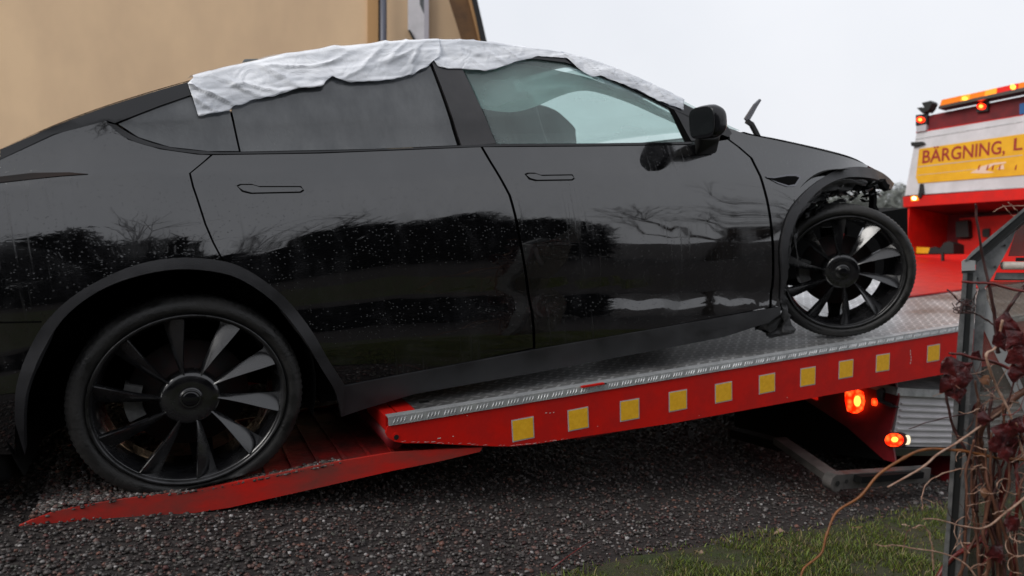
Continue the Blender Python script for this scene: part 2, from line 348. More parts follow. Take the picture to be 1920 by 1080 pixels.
# lawn edge, measured on the ground
LE = [on_ground(1035, 1100), on_ground(1180, 1050), on_ground(1330, 1030), on_ground(1500, 1003), on_ground(1660, 975), on_ground(1760, 957), on_ground(1900, 935)]
le_dir = (LE[-1]-LE[0]).normalized(); LE = [LE[0]-le_dir*3]+LE+[LE[-1]+le_dir*6]
def lawn_side(x, y):
    """signed distance from the lawn's edge, positive on the lawn"""
    best = None
    for a, b in zip(LE[:-1], LE[1:]):
        d = Vector((b.x-a.x, b.y-a.y)); l2 = d.length_squared; t = max(0, min(1, ((x-a.x)*d.x+(y-a.y)*d.y)/l2))
        q = Vector((a.x+d.x*t, a.y+d.y*t)); r = Vector((x, y))-q; s = (d.x*r.y-d.y*r.x)
        if best is None or r.length < abs(best): best = r.length*(-1 if s > 0 else 1)
    return best
def build_lawn():
    n = len(LE); V = []; Fc = []; K = 24
    perp = Vector((le_dir.y, -le_dir.x, 0))
    pts = []
    for a, b in zip(LE[:-1], LE[1:]):
        m_ = max(2, int((b-a).length/.12)); pts += [a.lerp(b, k/m_) for k in range(m_)]
    pts.append(LE[-1])
    for i, p in enumerate(pts):
        jig = .025*noise.noise(Vector((p.x*5, p.y*5, 3)))
        for k in range(K):
            q = p+perp*(jig+ (k/(K-1))**1.6*2.1)
            V.append((q.x, q.y, ground_z(q.x, q.y)+min(.035, .012+k*.006)+.014*noise.noise(Vector((q.x*3, q.y*3, 0)))))
    for i in range(len(pts)-1):
        for k in range(K-1): a = i*K+k; Fc.append((a, a+1, a+K+1, a+K))
    lm = mat('mossy lawn soil', (.026, .042, .008), .9, col2=(.045, .034, .02), noise_amt=.9, noise_scale=9, detail=8, bump=1, bump_scale=60)
    tag(mk('lawn', V, Fc, lm, smooth=True), kind='structure')
    # blades
    N = 85000; BV = np.zeros((N, 5, 3)); cnt = 0; C = np.zeros((N, 5, 4))
    cand = []
    while cnt < N:
        x = rng.uniform(-.1, 3.4); y = rng.uniform(1.2, 3.9)
        if rng.random() > min(1, (2.1/math.hypot(x, y))**2): continue
        sd = lawn_side(x, y)
        if sd < -.015 or (sd < .06 and rng.random() < .6): continue
        dn = noise.noise(Vector((x*4, y*4, 7)))
        if dn < -.12 and rng.random() < .75: continue
        z = ground_z(x, y)+.024+.014*noise.noise(Vector((x*3, y*3, 0)))+min(.011, max(0, sd)*.05); a = rng.uniform(0, 6.28); h = rng.uniform(.006, .024)*(1+.6*dn); wd = rng.uniform(.0012, .0026)
        ca, sa = math.cos(a), math.sin(a); ln = rng.uniform(.2, 1.1)*h; b2 = rng.uniform(0, 6.28)
        lx, ly = math.cos(b2)*ln, math.sin(b2)*ln
        BV[cnt] = [(x-ca*wd, y-sa*wd, z), (x+ca*wd, y+sa*wd, z), (x-ca*wd*.7+lx*.4, y-sa*wd*.7+ly*.4, z+h*.6), (x+ca*wd*.7+lx*.4, y+sa*wd*.7+ly*.4, z+h*.6), (x+lx, y+ly, z+h)]
        t = rng.random(); c = (.12+.12*t, .19+.08*t, .022+.015*t) if t < .8 else (.32, .26, .11)
        C[cnt, :, :3] = np.array(c)*rng.uniform(.22, .72); C[cnt, :, 3] = 1
        cnt += 1
    faces = []
    for i in range(N): b = i*5; faces += [(b, b+1, b+3, b+2), (b+2, b+3, b+4)]
    me = bpy.data.meshes.new('grass'); me.from_pydata(BV.reshape(-1, 3).tolist(), [], faces)
    ca = me.color_attributes.new('tint', 'FLOAT_COLOR', 'POINT'); ca.data.foreach_set('color', C.reshape(-1))
    gm = mat('grass blades', (.05, .07, .02), .6, attr='tint')
    o = link('grass', me, gm); tag(o, 'short mossy green grass beside the gravel', 'grass', kind='stuff')
build_lawn()

# icosahedron for stones
ph = (1+5**.5)/2
ICO = np.array([(-1, ph, 0), (1, ph, 0), (-1, -ph, 0), (1, -ph, 0), (0, -1, ph), (0, 1, ph), (0, -1, -ph), (0, 1, -ph), (ph, 0, -1), (ph, 0, 1), (-ph, 0, -1), (-ph, 0, 1)])/math.sqrt(1+ph*ph)
ICF = np.array([(0, 11, 5), (0, 5, 1), (0, 1, 7), (0, 7, 10), (0, 10, 11), (1, 5, 9), (5, 11, 4), (11, 10, 2), (10, 7, 6), (7, 1, 8), (3, 9, 4), (3, 4, 2), (3, 2, 6), (3, 6, 8), (3, 8, 9), (4, 9, 5), (2, 4, 11), (6, 2, 10), (8, 6, 7), (9, 8, 1)])
def stones(name, pos, rad, label, wet=.28, bright=1.0, seed=3):
    g = np.random.default_rng(seed); N = len(pos)
    V = ICO[None]*(1+g.uniform(-.28, .28, (N, 12, 1)))
    sc_ = np.stack([g.uniform(.8, 1.35, N), g.uniform(.7, 1.1, N), g.uniform(.5, .85, N)], 1)[:, None]*np.array(rad)[:, None, None]
    V = V*sc_
    a = g.uniform(0, 6.28, N); t = g.uniform(-.5, .5, N)
    ca, sa = np.cos(a)[:, None], np.sin(a)[:, None]; ct, st = np.cos(t)[:, None], np.sin(t)[:, None]
    x, y, z = V[..., 0], V[..., 1], V[..., 2]; y, z = y*ct-z*st, y*st+z*ct; x, y = x*ca-y*sa, x*sa+y*ca
    V = np.stack([x, y, z], -1)+np.array(pos)[:, None]
    pal = .44*np.array([(.055, .045, .042), (.10, .085, .08), (.16, .14, .13), (.27, .25, .24), (.50, .47, .46), (.17, .10, .085), (.24, .11, .08), (.05, .03, .028), (.13, .05, .045), (.12, .12, .10)])
    pr = np.array([.22, .2, .13, .08, .025, .12, .04, .1, .05, .035]); ci = g.choice(len(pal), N, p=pr/pr.sum())
    C = pal[ci]*g.uniform(.6, 1.6, (N, 1))*bright; C4 = np.ones((N, 12, 4)); C4[..., :3] = C[:, None]
    Fc = (ICF[None]+np.arange(N)[:, None, None]*12).reshape(-1, 3)
    me = bpy.data.meshes.new(name); me.vertices.add(N*12); me.vertices.foreach_set('co', V.reshape(-1))
    nf = len(Fc); me.loops.add(nf*3); me.loops.foreach_set('vertex_index', Fc.reshape(-1)); me.polygons.add(nf)
    me.polygons.foreach_set('loop_start', np.arange(nf)*3); me.polygons.foreach_set('loop_total', np.full(nf, 3)); me.update(calc_edges=True)
    at = me.color_attributes.new('tint', 'FLOAT_COLOR', 'POINT'); at.data.foreach_set('color', C4.reshape(-1))
    o = link(name, me, mat('wet '+name, (.1, .1, .1), wet+.2, attr='tint', bump=.3, bump_scale=250), smooth=True)
    tag(o, label, 'gravel', kind='stuff'); return o
def build_gravel():
    pos = []; rad = []
    while len(pos) < 78000:
        d = math.exp(rng.uniform(math.log(1.75), math.log(11))); a = R(rng.uniform(-46, 42))
        x, y = d*math.sin(a), d*math.cos(a); sd = lawn_side(x, y)
        if sd > -.02 and rng.random() < (.93 if sd < .12 else .995): continue
        if sd > -.14 and rng.random() < .35: continue
        r = rng.uniform(.0026, .0078)*(1 if d < 3 else (d/3)**.75)*(1+.5*(rng.random() < .06))
        z = ground_z(x, y)+r*.15+.012*noise.noise(Vector((x*1.7, y*1.7, 0)))+.006*rng.random()
        pos.append((x, y, z)); rad.append(r)
    stones('gravel', pos, rad, 'wet grey and reddish gravel covering the yard under the truck')
build_gravel()

# ================================================================== the car
c2w = lambda v: Vector((v[0], CP*v[2]+SP*v[1], CP*v[1]-SP*v[2]))
ex = c2w((3080/F, 500/F, 1)).normalized()
ez = (UP-ex*UP.dot(ex)).normalized(); ey = ez.cross(ex)
R0 = P(350, 918, 2.366)
CARM = Matrix(((ex.x, ey.x, ez.x, R0.x), (ex.y, ey.y, ez.y, R0.y), (ex.z, ey.z, ez.z, R0.z), (0, 0, 0, 1)))
CARI = CARM.inverted()
WID = 1.90
def loc_at(px, py, yo=0.0):
    return CARI @ on_plane(px, py, R0+ey*yo, ey)
car = empty('damaged_car', mtx=CARM)
tag(car, 'black crossover car with damaged front, winched onto the red tow truck bed', 'car')

belt_px = [(-150, 322), (0, 305), (120, 288), (240, 282), (400, 284), (700, 279), (930, 270), (1290, 266), (1365, 275), (1450, 286), (1550, 304), (1620, 324), (1680, 352)]
rail_px = [(-330, 440), (-250, 395), (-150, 348), (0, 280), (100, 236), (200, 199), (345, 155), (450, 128), (560, 106), (680, 90), (800, 80), (860, 79), (960, 89), (1060, 104), (1150, 132), (1250, 177), (1310, 208), (1365, 237), (1400, 250), (1450, 260), (1500, 271), (1550, 283), (1600, 297), (1640, 315), (1676, 342)]
Zb = PCurve([(loc_at(x, y, .09).x, loc_at(x, y, .09).z) for x, y in belt_px])
def d_rail(x, zr):
    h = max(zr-Zb(x), 0); return .09+.40*h
rp_ = []
for x, y in rail_px:
    yo = .15
    for _ in range(20):
        q = loc_at(x, y, yo); yo = .5*yo+.5*d_rail(q.x, q.z)
    rp_.append((q.x, q.z))
Zr = PCurve(rp_)
XEND = rp_[-1][0]; XREAR = rp_[0][0]
prof = PCurve([(-.02, .096), (0, .09), (.06, .070), (.13, .046), (.20, .029), (.28, .014), (.36, .005), (.44, .000), (.50, .001), (.545, .004), (.59, .010), (.63, .0145), (.665, .0125), (.71, .008), (.76, .007), (.82, .012), (.90, .028), (1.05, .07)])
def D(x, z):
    zb = Zb(x)
    if z > zb:
        h = z-zb; d = .09+.40*h-.02*math.exp(-((h-.2)/.2)**2)*min(h/.1, 1)
    else:
        h = zb-z
        hs = h+.11*max(0, min(1, (1.95-x)/1.2))*(1 if h > .45 else h/.45)
        d = prof(hs)
    def bump(xc, zc, sx, sz, a): return a*math.exp(-((x-xc)/sx)**2-((z-zc)/sz)**2)
    d -= bump(0, .50, .50, .30, .055)+bump(2.86, .60, .42, .26, .030)
    if x < .95:
        zc = zb-.072-.012*max(0, -x)
        f = min(1, max(0, (.85-x)/.7)); d -= .0050*f*f*math.exp(-abs(z-zc)/.022)
    if x > 2.95: d += .42*(x-2.95)**2
    if x < -.35: d += .30*(x+.35)**2
    return d
def S(px, py, off=0.0):
    """pixel of the photograph -> point on the car's side surface (car frame)"""
    yo = .05
    for _ in range(14):
        q = loc_at(px, py, yo+off); yo = .6*D(q.x, q.z)+.4*yo
    q = loc_at(px, py, yo+off); return Vector((q.x, D(q.x, q.z)+off, q.z))
def nrm(x, z):
    e = .004; dx = (D(x+e, z)-D(x-e, z))/(2*e); dz = (D(x, z+e)-D(x, z-e))/(2*e)
    return Vector((dx, -1, dz)).normalized()
def outline(px_pts, smooth=(), step=.02):
    """pixel/local outline -> dense list of (x, z)"""
    pts = []
    for p in px_pts:
        if p[0] == 'L': pts.append((p[1], p[2]))
        else: q = S(*p); pts.append((q.x, q.z))
    return pts
def dens(pts, step=.025):
    o = []
    for a, b in zip(pts, pts[1:]+pts[:1]):
        n = max(1, int(math.hypot(b[0]-a[0], b[1]-a[1])/step))
        for k in range(n): o.append((a[0]+(b[0]-a[0])*k/n, a[1]+(b[1]-a[1])*k/n))
    return o
def panel(name, pts, m, parent=car, off=0.0, flange=.014, step=.03, mirror=False, thick=0, Df=None):
    Df = Df or D
    pts = dens(pts, step*.8); n = len(pts)
    # interior points
    minx = min(p[0] for p in pts); maxx = max(p[0] for p in pts); minz = min(p[1] for p in pts); maxz = max(p[1] for p in pts)
    def inside(x, z):
        c = False
        for i in range(n):
            x1, z1 = pts[i]; x2, z2 = pts[i-1]
            if (z1 > z) != (z2 > z) and x < (x2-x1)*(z-z1)/(z2-z1)+x1: c = not c
        return c
    arr = np.array(pts); inn = []
    for i in range(int((maxx-minx)/step)+1):
        for j in range(int((maxz-minz)/step)+1):
            x = minx+(i+.5)*step; z = minz+(j+.5)*step
            if inside(x, z) and np.min(np.hypot(arr[:, 0]-x, arr[:, 1]-z)) > step*.45: inn.append((x, z))
    allp = [Vector(p) for p in pts+inn]
    vs, _, fs, *_r = delaunay_2d_cdt(allp, [], [list(range(n))], 1, 1e-5)
    V = []; N = []
    for v in vs:
        V.append((v.x, Df(v.x, v.y)+off, v.y)); q = nrm(v.x, v.y); N.append((q.x, q.y, q.z))
    Fc = []
    for f in fs:
        a, b, c = (vs[i] for i in f[:3])
        s = (b.x-a.x)*(c.y-a.y)-(b.y-a.y)*(c.x-a.x)
        Fc.append(tuple(f) if s > 0 else tuple(f)[::-1])
    # flange: find boundary edges
    cnt = {}
    for f in Fc:
        for i in range(len(f)):
            a, b = f[i], f[(i+1) % len(f)]; cnt[(a, b)] = 1
    bd = [(a, b) for (a, b) in cnt if (b, a) not in cnt]
    if flange:
        mp = {}
        for a, b in bd:
            for k in (a, b):
                if k not in mp:
                    v = V[k]; nv = N[k]; mp[k] = (len(V), len(V)+1)
                    V.append(v); V.append((v[0]-nv[0]*flange, v[1]-nv[1]*flange, v[2]-nv[2]*flange)); N.append(None); N.append(None)
            t = Vector((vs[b].x-vs[a].x, 0, vs[b].y-vs[a].y)).normalized(); o_ = Vector((t.z, 0, -t.x))
            for k in (a, b):
                for q in mp[k]: N[q] = tuple(o_) 
            Fc.append((b, a, mp[a][1], mp[b][1])[::1])
    if mirror:
        V = [(v[0], WID-v[1], v[2]) for v in V]; N = [(q[0], -q[1], q[2]) for q in N]; Fc = [f[::-1] for f in Fc]
    me = bpy.data.meshes.new(name); me.from_pydata(V, [], Fc); me.update(); me.shade_smooth()
    if not flange or True:
        me.normals_split_custom_set_from_vertices([tuple(Vector(q)) for q in N]) if not flange else None
    if flange:
        ln = []
        nb = len(vs)
        for p in me.polygons:
            fl = any(vi >= nb for vi in p.vertices)
            for vi in p.vertices: ln.append(tuple(p.normal) if fl else N[vi])
        me.normals_split_custom_set(ln)
    return link(name, me, m, parent)

# --- cut lines (pixels)
C1 = [(396, 291), (378, 307), (356, 325), (362, 350), (370, 373), (385, 420), (400, 455), (418, 489)]
C2 = [(903, 276), (920, 305), (940, 338), (955, 366), (965, 402), (977, 465), (987, 525), (997, 585), (1001, 652)]
C3 = [(1366, 262), (1385, 276), (1408, 296), (1425, 330), (1437, 372), (1445, 420), (1449, 480), (1448, 535), (1444, 576)]
SILT = [(644, 722), (849, 684), (1001, 655), (1281, 606), (1444, 577)]
def shift(l, dx, dy=0): return [(x+dx, y+dy) for x, y in l]
ARCo = [(30, 790), (30, 740), (38, 700), (58, 650), (89, 600), (148, 547), (237, 502), (326, 483), (418, 489), (474, 512), (533, 557), (581, 616), (616, 676), (644, 720)]
ARCi = [(48, 850), (46, 790), (50, 740), (62, 700), (82, 655), (119, 597), (178, 549), (249, 519), (332, 504), (415, 511), (468, 533), (521, 574), (569, 634), (604, 694), (628, 735), (640, 780)]
FARo = [(1463, 560), (1464, 520), (1462, 470), (1468, 430), (1482, 391), (1505, 362), (1531, 339), (1563, 320), (1596, 313), (1628, 315), (1654, 326), (1676, 344)]
FARi = [(1474, 520), (1474, 470), (1480, 436), (1494, 403), (1513, 376), (1538, 352), (1565, 338), (1590, 332), (1621, 333), (1647, 339), (1668, 356)]
beltlo = [(205, 230), (240, 262), (300, 280), (370, 290), (400, 291), (600, 288), (903, 276), (1100, 275), (1296, 272), (1340, 268)]
def side(mir):
    g = .0
    # rear quarter
    q = [(-330, 446), (-250, 402), (-150, 356), (0, 300), (100, 254), (160, 233), (200, 226), (240, 262), (300, 280), (370, 290)]+shift(C1, -2)+ARCo[::-1][6:-0 or None]
    q = [(-330, 446), (-250, 402), (-150, 356), (0, 300), (100, 254), (160, 233), (198, 226), (240, 262), (300, 280), (370, 290)]+shift(C1, -2)+[(326, 483), (237, 502), (148, 547), (89, 600), (58, 650), (38, 700), (30, 740), (28, 852), (0, 852), (-120, 838), (-250, 820), (-330, 780)]
    panel('rear_quarter_panel', outline(q), paint, mirror=mir, step=.017 if not mir else .05)
    # rear door
    q = [(399, 291), (600, 288), (901, 276)]+shift(C2[1:], -2)+[(849, 684), (646, 721), (616, 675), (581, 615), (533, 556), (474, 511), (420, 489)]+shift(C1[::-1][1:-1], 2)
    d = panel('rear_door', outline(q), paint, mirror=mir, step=.019 if not mir else .05); hd1 = d
    q = [(906, 276), (1100, 275), (1296, 272), (1345, 265)]+shift(C3, -2)+[(1281, 606), (1004, 654)]+shift(C2[::-1][1:-1], 3)
    d = panel('front_door', outline(q), paint, mirror=mir); hd2 = d
    q = [(1369, 262), (1366, 240), (1400, 252), (1450, 262), (1500, 273), (1550, 285), (1600, 299), (1640, 317), (1672, 345), (1654, 328), (1628, 316), (1596, 314), (1563, 321), (1531, 340), (1505, 363), (1482, 392), (1468, 430), (1462, 470), (1464, 520), (1462, 573), (1447, 576)]+shift(C3[::-1][1:-1], 3)
    panel('front_fender', outline(q), paint, mirror=mir)
    # dark structure behind the shut lines
    for nm, c in (('door_gap_seal', C1), ('door_gap_seal', C2), ('door_gap_seal', C3)):
        panel(nm, outline(shift(c, -7)+shift(c[::-1], 7)), gap_black, off=.013, flange=0, mirror=mir)
    # sill
    q = [(642, 724)]+shift(SILT[1:], 0, 1)+[(1462, 574), (1462, 588), (1440, 604), (1354, 632), (1186, 664), (993, 700), (777, 738), (680, 767), (639, 781), (633, 752)]
    panel('sill_cladding', outline(q), trim_black, off=-.006, mirror=mir)
    # arch trims
    panel('wheel_arch_trim', outline(spl(ARCo)+spl(ARCi)[::-1]), trim_black, off=-.016, flange=.05, mirror=mir, step=.025)
    panel('wheel_arch_trim', outline(spl(FARo)+spl(FARi)[::-1]), trim_black, off=-.012, flange=.035, mirror=mir, step=.025)
    # belt and roof rail mouldings
    bu = [(217, 234), (258, 258), (318, 276), (392, 284), (450, 285), (700, 280), (860, 273), (930, 270), (1100, 269), (1296, 266)]
    bl = [(200, 230), (240, 260), (300, 278), (370, 288), (400, 289), (600, 286), (903, 275), (1100, 273), (1298, 270)]
    panel('belt_moulding', outline(spl(bu)+spl(bl)[::-1]), gloss_black, off=-.002, flange=.02, mirror=mir, step=.02)
    gt = [(215, 231), (300, 198), (352, 180), (430, 158), (520, 140), (620, 126), (720, 118), (806, 113), (900, 109), (960, 109), (1010, 111), (1060, 117), (1110, 133), (1180, 163), (1258, 203), (1300, 222), (1340, 247), (1366, 257)]
    rl = [p for p in rail_px if 0 <= p[0] <= 1400]
    panel('roof_rail', outline([(x, y+1) for x, y in rl[:-1]]+[(1372, 250)]+gt[::-1]+[(200, 226), (100, 252), (0, 299)]), gloss_black, off=-.001, flange=.02, mirror=mir, step=.025)
    # glass
    g1 = [(222, 232), (300, 199), (352, 181), (420, 161), (448, 283), (390, 283), (318, 275), (260, 257)]
    g2 = [(424, 159), (520, 141), (620, 127), (720, 119), (804, 114), (858, 272), (700, 279), (452, 284)]
    g3 = [(862, 112), (900, 110), (960, 110), (1010, 112), (1060, 118), (1110, 134), (1180, 164), (1256, 203), (1291, 266), (1100, 268), (933, 269)]
    panel('quarter_glass', outline(g1), glass_dark, off=.006, flange=.004, mirror=mir)
    panel('rear_door_glass', outline(g2), glass_dark, off=.006, flange=.004, mirror=mir)
    panel('front_door_glass', outline(g3), front_glass if not mir else clear_glass, off=.008, flange=.004, mirror=mir)
    panel('pillar_trim', outline([(808, 114), (858, 113), (930, 269), (865, 273)]), paint_matt, off=-.002, flange=.012, mirror=mir)
    panel('pillar_seal', outline([(800, 114), (816, 114), (872, 273), (852, 273)]), gap_black, off=.009, flange=0, mirror=mir)
    panel('mirror_triangle', outline([(1264, 206), (1300, 224), (1332, 246), (1334, 262), (1296, 264)]), gloss_black, off=-.001, flange=.012, mirror=mir)
    panel('pillar_seal', outline([(1254, 200), (1266, 206), (1298, 266), (1287, 266)]), gap_black, off=.001, flange=.01, mirror=mir)
    # handles: flush, in a dark recess
    h1 = [(446, 350), (452, 347), (474, 347), (487, 351), (562, 351), (568, 355), (562, 359), (472, 361), (456, 357)]
    h2 = [(986, 328), (991, 326), (1004, 326), (1016, 330), (1071, 329), (1075, 333), (1071, 336), (1006, 337), (994, 334)]
    for hh, dd in ((h1, hd1), (h2, hd2)):
        cx = sum(p[0] for p in hh)/len(hh); cy = sum(p[1] for p in hh)/len(hh)
        big = []
        for x, y in hh:
            v = Vector((x-cx, y-cy)); k = 2.3; big.append((x+math.copysign(k, v.x), y+math.copysign(k, v.y)))
        r_ = panel('handle_recess', outline(big), gap_black, parent=dd, off=-.0015, flange=.004, mirror=mir, step=.02)
        panel('door_handle', outline(hh), paint, parent=dd, off=-.004, flange=.006, mirror=mir, step=.02)
    # side repeater
    panel('side_camera', outline([(1437, 333), (1450, 334), (1475, 330), (1490, 330), (1497, 333), (1489, 345), (1478, 347), (1462, 342)]), gap_black, off=-.006, flange=.012, mirror=mir, step=.015)
    panel('camera_bezel', outline([(1434, 331), (1450, 332), (1475, 327), (1493, 327), (1501, 332), (1491, 349), (1476, 350), (1458, 344)]), steel_dark, off=-.0035, flange=.01, mirror=mir, step=.015)
    # tail lamp
    panel('tail_lamp', outline([(-120, 342), (0, 331), (60, 324), (130, 323), (165, 326), (110, 330), (0, 342), (-120, 354)]), tail_m, off=-.003, flange=.02, mirror=mir, step=.02)
    # bumper seam and arch liner skirt
    panel('seam_strip', outline([(-300, 604), (78, 602), (78, 605), (-300, 607)]), gap_black, off=-.001, flange=0, mirror=mir, step=.03)
def spl(p, n=4): return [tuple(map(float, q)) for q in spline(p, n)]
steel_dark = mat('dark chrome', (.15, .15, .16), .2, metal=.9)
paint_matt = mat('satin pillar film', (.014, .013, .014), .3, spec=.7, col2=(.03, .028, .03), noise_amt=.7, noise_scale=8, rough2=.45)
tail_m = mat('dark tail lens', (.008, .006, .005), .3, spec=.3, col2=(.022, .011, .007), noise_amt=.9, noise_scale=5)
def glass_mat(name, tint, milk, milkcol):
    m = bpy.data.materials.new(name); m.use_nodes = True; n = m.node_tree.nodes; l = m.node_tree.links.new
    n.remove(n['Principled BSDF']); o = n['Material Output']
    tr = n.new('ShaderNodeBsdfTransparent'); tr.inputs[0].default_value = (*tint, 1)
    df = n.new('ShaderNodeBsdfDiffuse'); df.inputs[0].default_value = (*milkcol, 1)
    tl = n.new('ShaderNodeBsdfTranslucent'); tl.inputs[0].default_value = (*milkcol, 1)
    dm = n.new('ShaderNodeMixShader'); dm.inputs[0].default_value = .45; l(df.outputs[0], dm.inputs[1]); l(tl.outputs[0], dm.inputs[2])
    mx = n.new('ShaderNodeMixShader'); l(tr.outputs[0], mx.inputs[1]); l(dm.outputs[0], mx.inputs[2])
    if milk:
        t = n.new('ShaderNodeTexCoord'); q = n.new('ShaderNodeTexNoise'); q.inputs['Scale'].default_value = 4; q.inputs['Detail'].default_value = 4
        mpp = n.new('ShaderNodeMapping'); mpp.inputs['Rotation'].default_value = (0, .5, 0); mpp.inputs['Scale'].default_value = (1, 1, 2.5)
        l(t.outputs['Object'], mpp.inputs[0]); l(mpp.outputs[0], q.inputs['Vector'])
        r = n.new('ShaderNodeMapRange'); r.inputs['From Min'].default_value = .3; r.inputs['From Max'].default_value = .7
        r.inputs['To Min'].default_value = milk*.75; r.inputs['To Max'].default_value = milk*1.25
        l(q.outputs['Fac'], r.inputs['Value']); l(r.outputs['Result'], mx.inputs[0])
    else: mx.inputs[0].default_value = 0
    gl = n.new('ShaderNodeBsdfGlossy'); gl.inputs['Roughness'].default_value = .06
    lw = n.new('ShaderNodeLayerWeight'); lw.inputs['Blend'].default_value = .5; pw = n.new('ShaderNodeMath'); pw.operation = 'POWER'; pw.inputs[1].default_value = 5; l(lw.outputs['Facing'], pw.inputs[0])
    fr = n.new('ShaderNodeMapRange'); fr.inputs['To Min'].default_value = .05; fr.inputs['To Max'].default_value = .8; l(pw.outputs[0], fr.inputs['Value'])
    m2 = n.new('ShaderNodeMixShader'); l(fr.outputs[0], m2.inputs[0]); l(mx.outputs[0], m2.inputs[1]); l(gl.outputs[0], m2.inputs[2])
    l(m2.outputs[0], o.inputs['Surface']); return m
front_glass = glass_mat('misted greenish glass', (.74, .92, .89), .26, (.66, .84, .82))
clear_glass = glass_mat('clear glass', (.80, .90, .88), .10, (.6, .7, .68))
side(False); side(True)

# --- upper body: bonnet, windscreen, roof, tailgate, spanning rail to rail
def span(name, x0, x1, m, crown, nx=30, ny=24, drop=0.0, parent=car):
    V = []; Fc = []
    for i in range(nx+1):
        x = x0+(x1-x0)*i/nx; zr = Zr(x)-drop; dr = D(x, Zr(x)); crown_ = crown-(.05*max(0, i/nx-.6) if name == 'bonnet' else 0)
        for j in range(ny+1):
            t = j/ny; y = dr+(WID-2*dr)*t; c = crown_*(1-abs(2*t-1)**2.4)
            V.append((x, y, zr+c))
    for i in range(nx):
        for j in range(ny):
            a = i*(ny+1)+j; Fc.append((a, a+ny+1, a+ny+2, a+1))
    return mk(name, V, Fc, m, parent, smooth=True)
xa = S(1392, 247).x; xr = loc_at(1120, 122, .25).x; xq = loc_at(400, 140, .25).x; xt = XREAR
span('bonnet', xa+.01, XEND-.01, paint, .006)
span('windscreen', xr, xa-.01, clear_glass, .03)
span('roof', xq+.01, xr-.01, gloss_black, .05)
span('tailgate', xt, xq-.01, paint, .04)
# tail end and rear bumper
V = []; Fc = []; n_ = 16; m_ = 14
zt = Zr(XREAR)
for i in range(n_+1):
    z = .16+(zt-.16)*i/n_
    d0 = D(XREAR, z)
    for j in range(m_+1):
        t = j/m_; y = d0+(WID-2*d0)*t
        V.append((XREAR-.16*(1-abs(2*t-1)**3)-.05*math.sin(math.pi*i/n_), y, z))
for i in range(n_):
    for j in range(m_): a = i*(m_+1)+j; Fc.append((a, a+1, a+m_+2, a+m_+1))
mk('rear_bumper', V, Fc, paint, car, smooth=True)
def cbox(name, lo, hi, m=inner_black, bev=0, parent=car):
    return rbox(name, [(a+b)/2 for a, b in zip(lo, hi)], [b-a for a, b in zip(lo, hi)], m, parent, bev)
_q = max(x for x in np.arange(3.2, 4.2, .01) if (lambda p: 960+F*(p.x)/((p.y)*CP-(p.z-CH)*SP))(CARM @ Vector((x, .345, .5))) < 1702)
cbox('floor_pan', (.46, .08, .165), (2.42, WID-.08, .33))
cbox('floor_pan', (XREAR+.02, .42, .24), (.50, WID-.42, .45))
cbox('front_subframe', (2.40, .345, .225), (3.08, WID-.345, .63)); cbox('front_subframe', (3.08, .345, .15), (_q, WID-.345, .50))
cbox('front_subframe', (2.40, .36, .62), (2.96, WID-.36, .80))
cbox('inner_door_panel', (.5, .12, .30), (2.42, .155, .92)); cbox('inner_door_panel', (.5, WID-.155, .30), (2.42, WID-.12, .92))
cbox('load_floor', (XREAR+.05, .14, .80), (.42, WID-.14, .84))
# bumper underside skirt behind the rear wheel
cbox('bumper_lower', (XREAR+.02, .05, .13), (-.45, .30, .34), inner_black, .02)
# wheel housings
def liner(name, xc, zc, r, y0, y1, a0, a1, mir=False, m=inner_black):
    V = []; Fc = []; n = 28
    for k in range(n+1):
        a = R(a0+(a1-a0)*k/n)
        for y in (y0, y1): V.append((xc+r*math.cos(a), (WID-y) if mir else y, zc+r*math.sin(a)))
    for k in range(n): Fc.append((2*k, 2*k+1, 2*k+3, 2*k+2))
    c = len(V); V.append((xc, (WID-y1) if mir else y1, zc))
    for k in range(n): Fc.append((2*k+1, c, 2*k+3))
    return mk(name, V, Fc, m, car, smooth=False)
for mir in (False, True):
    liner('wheel_housing', 0, .30, .445, .015, .42, -20, 200, mir)
    liner('wheel_housing', 2.89, .35, .425, .02, .40, 78, 205, mir)

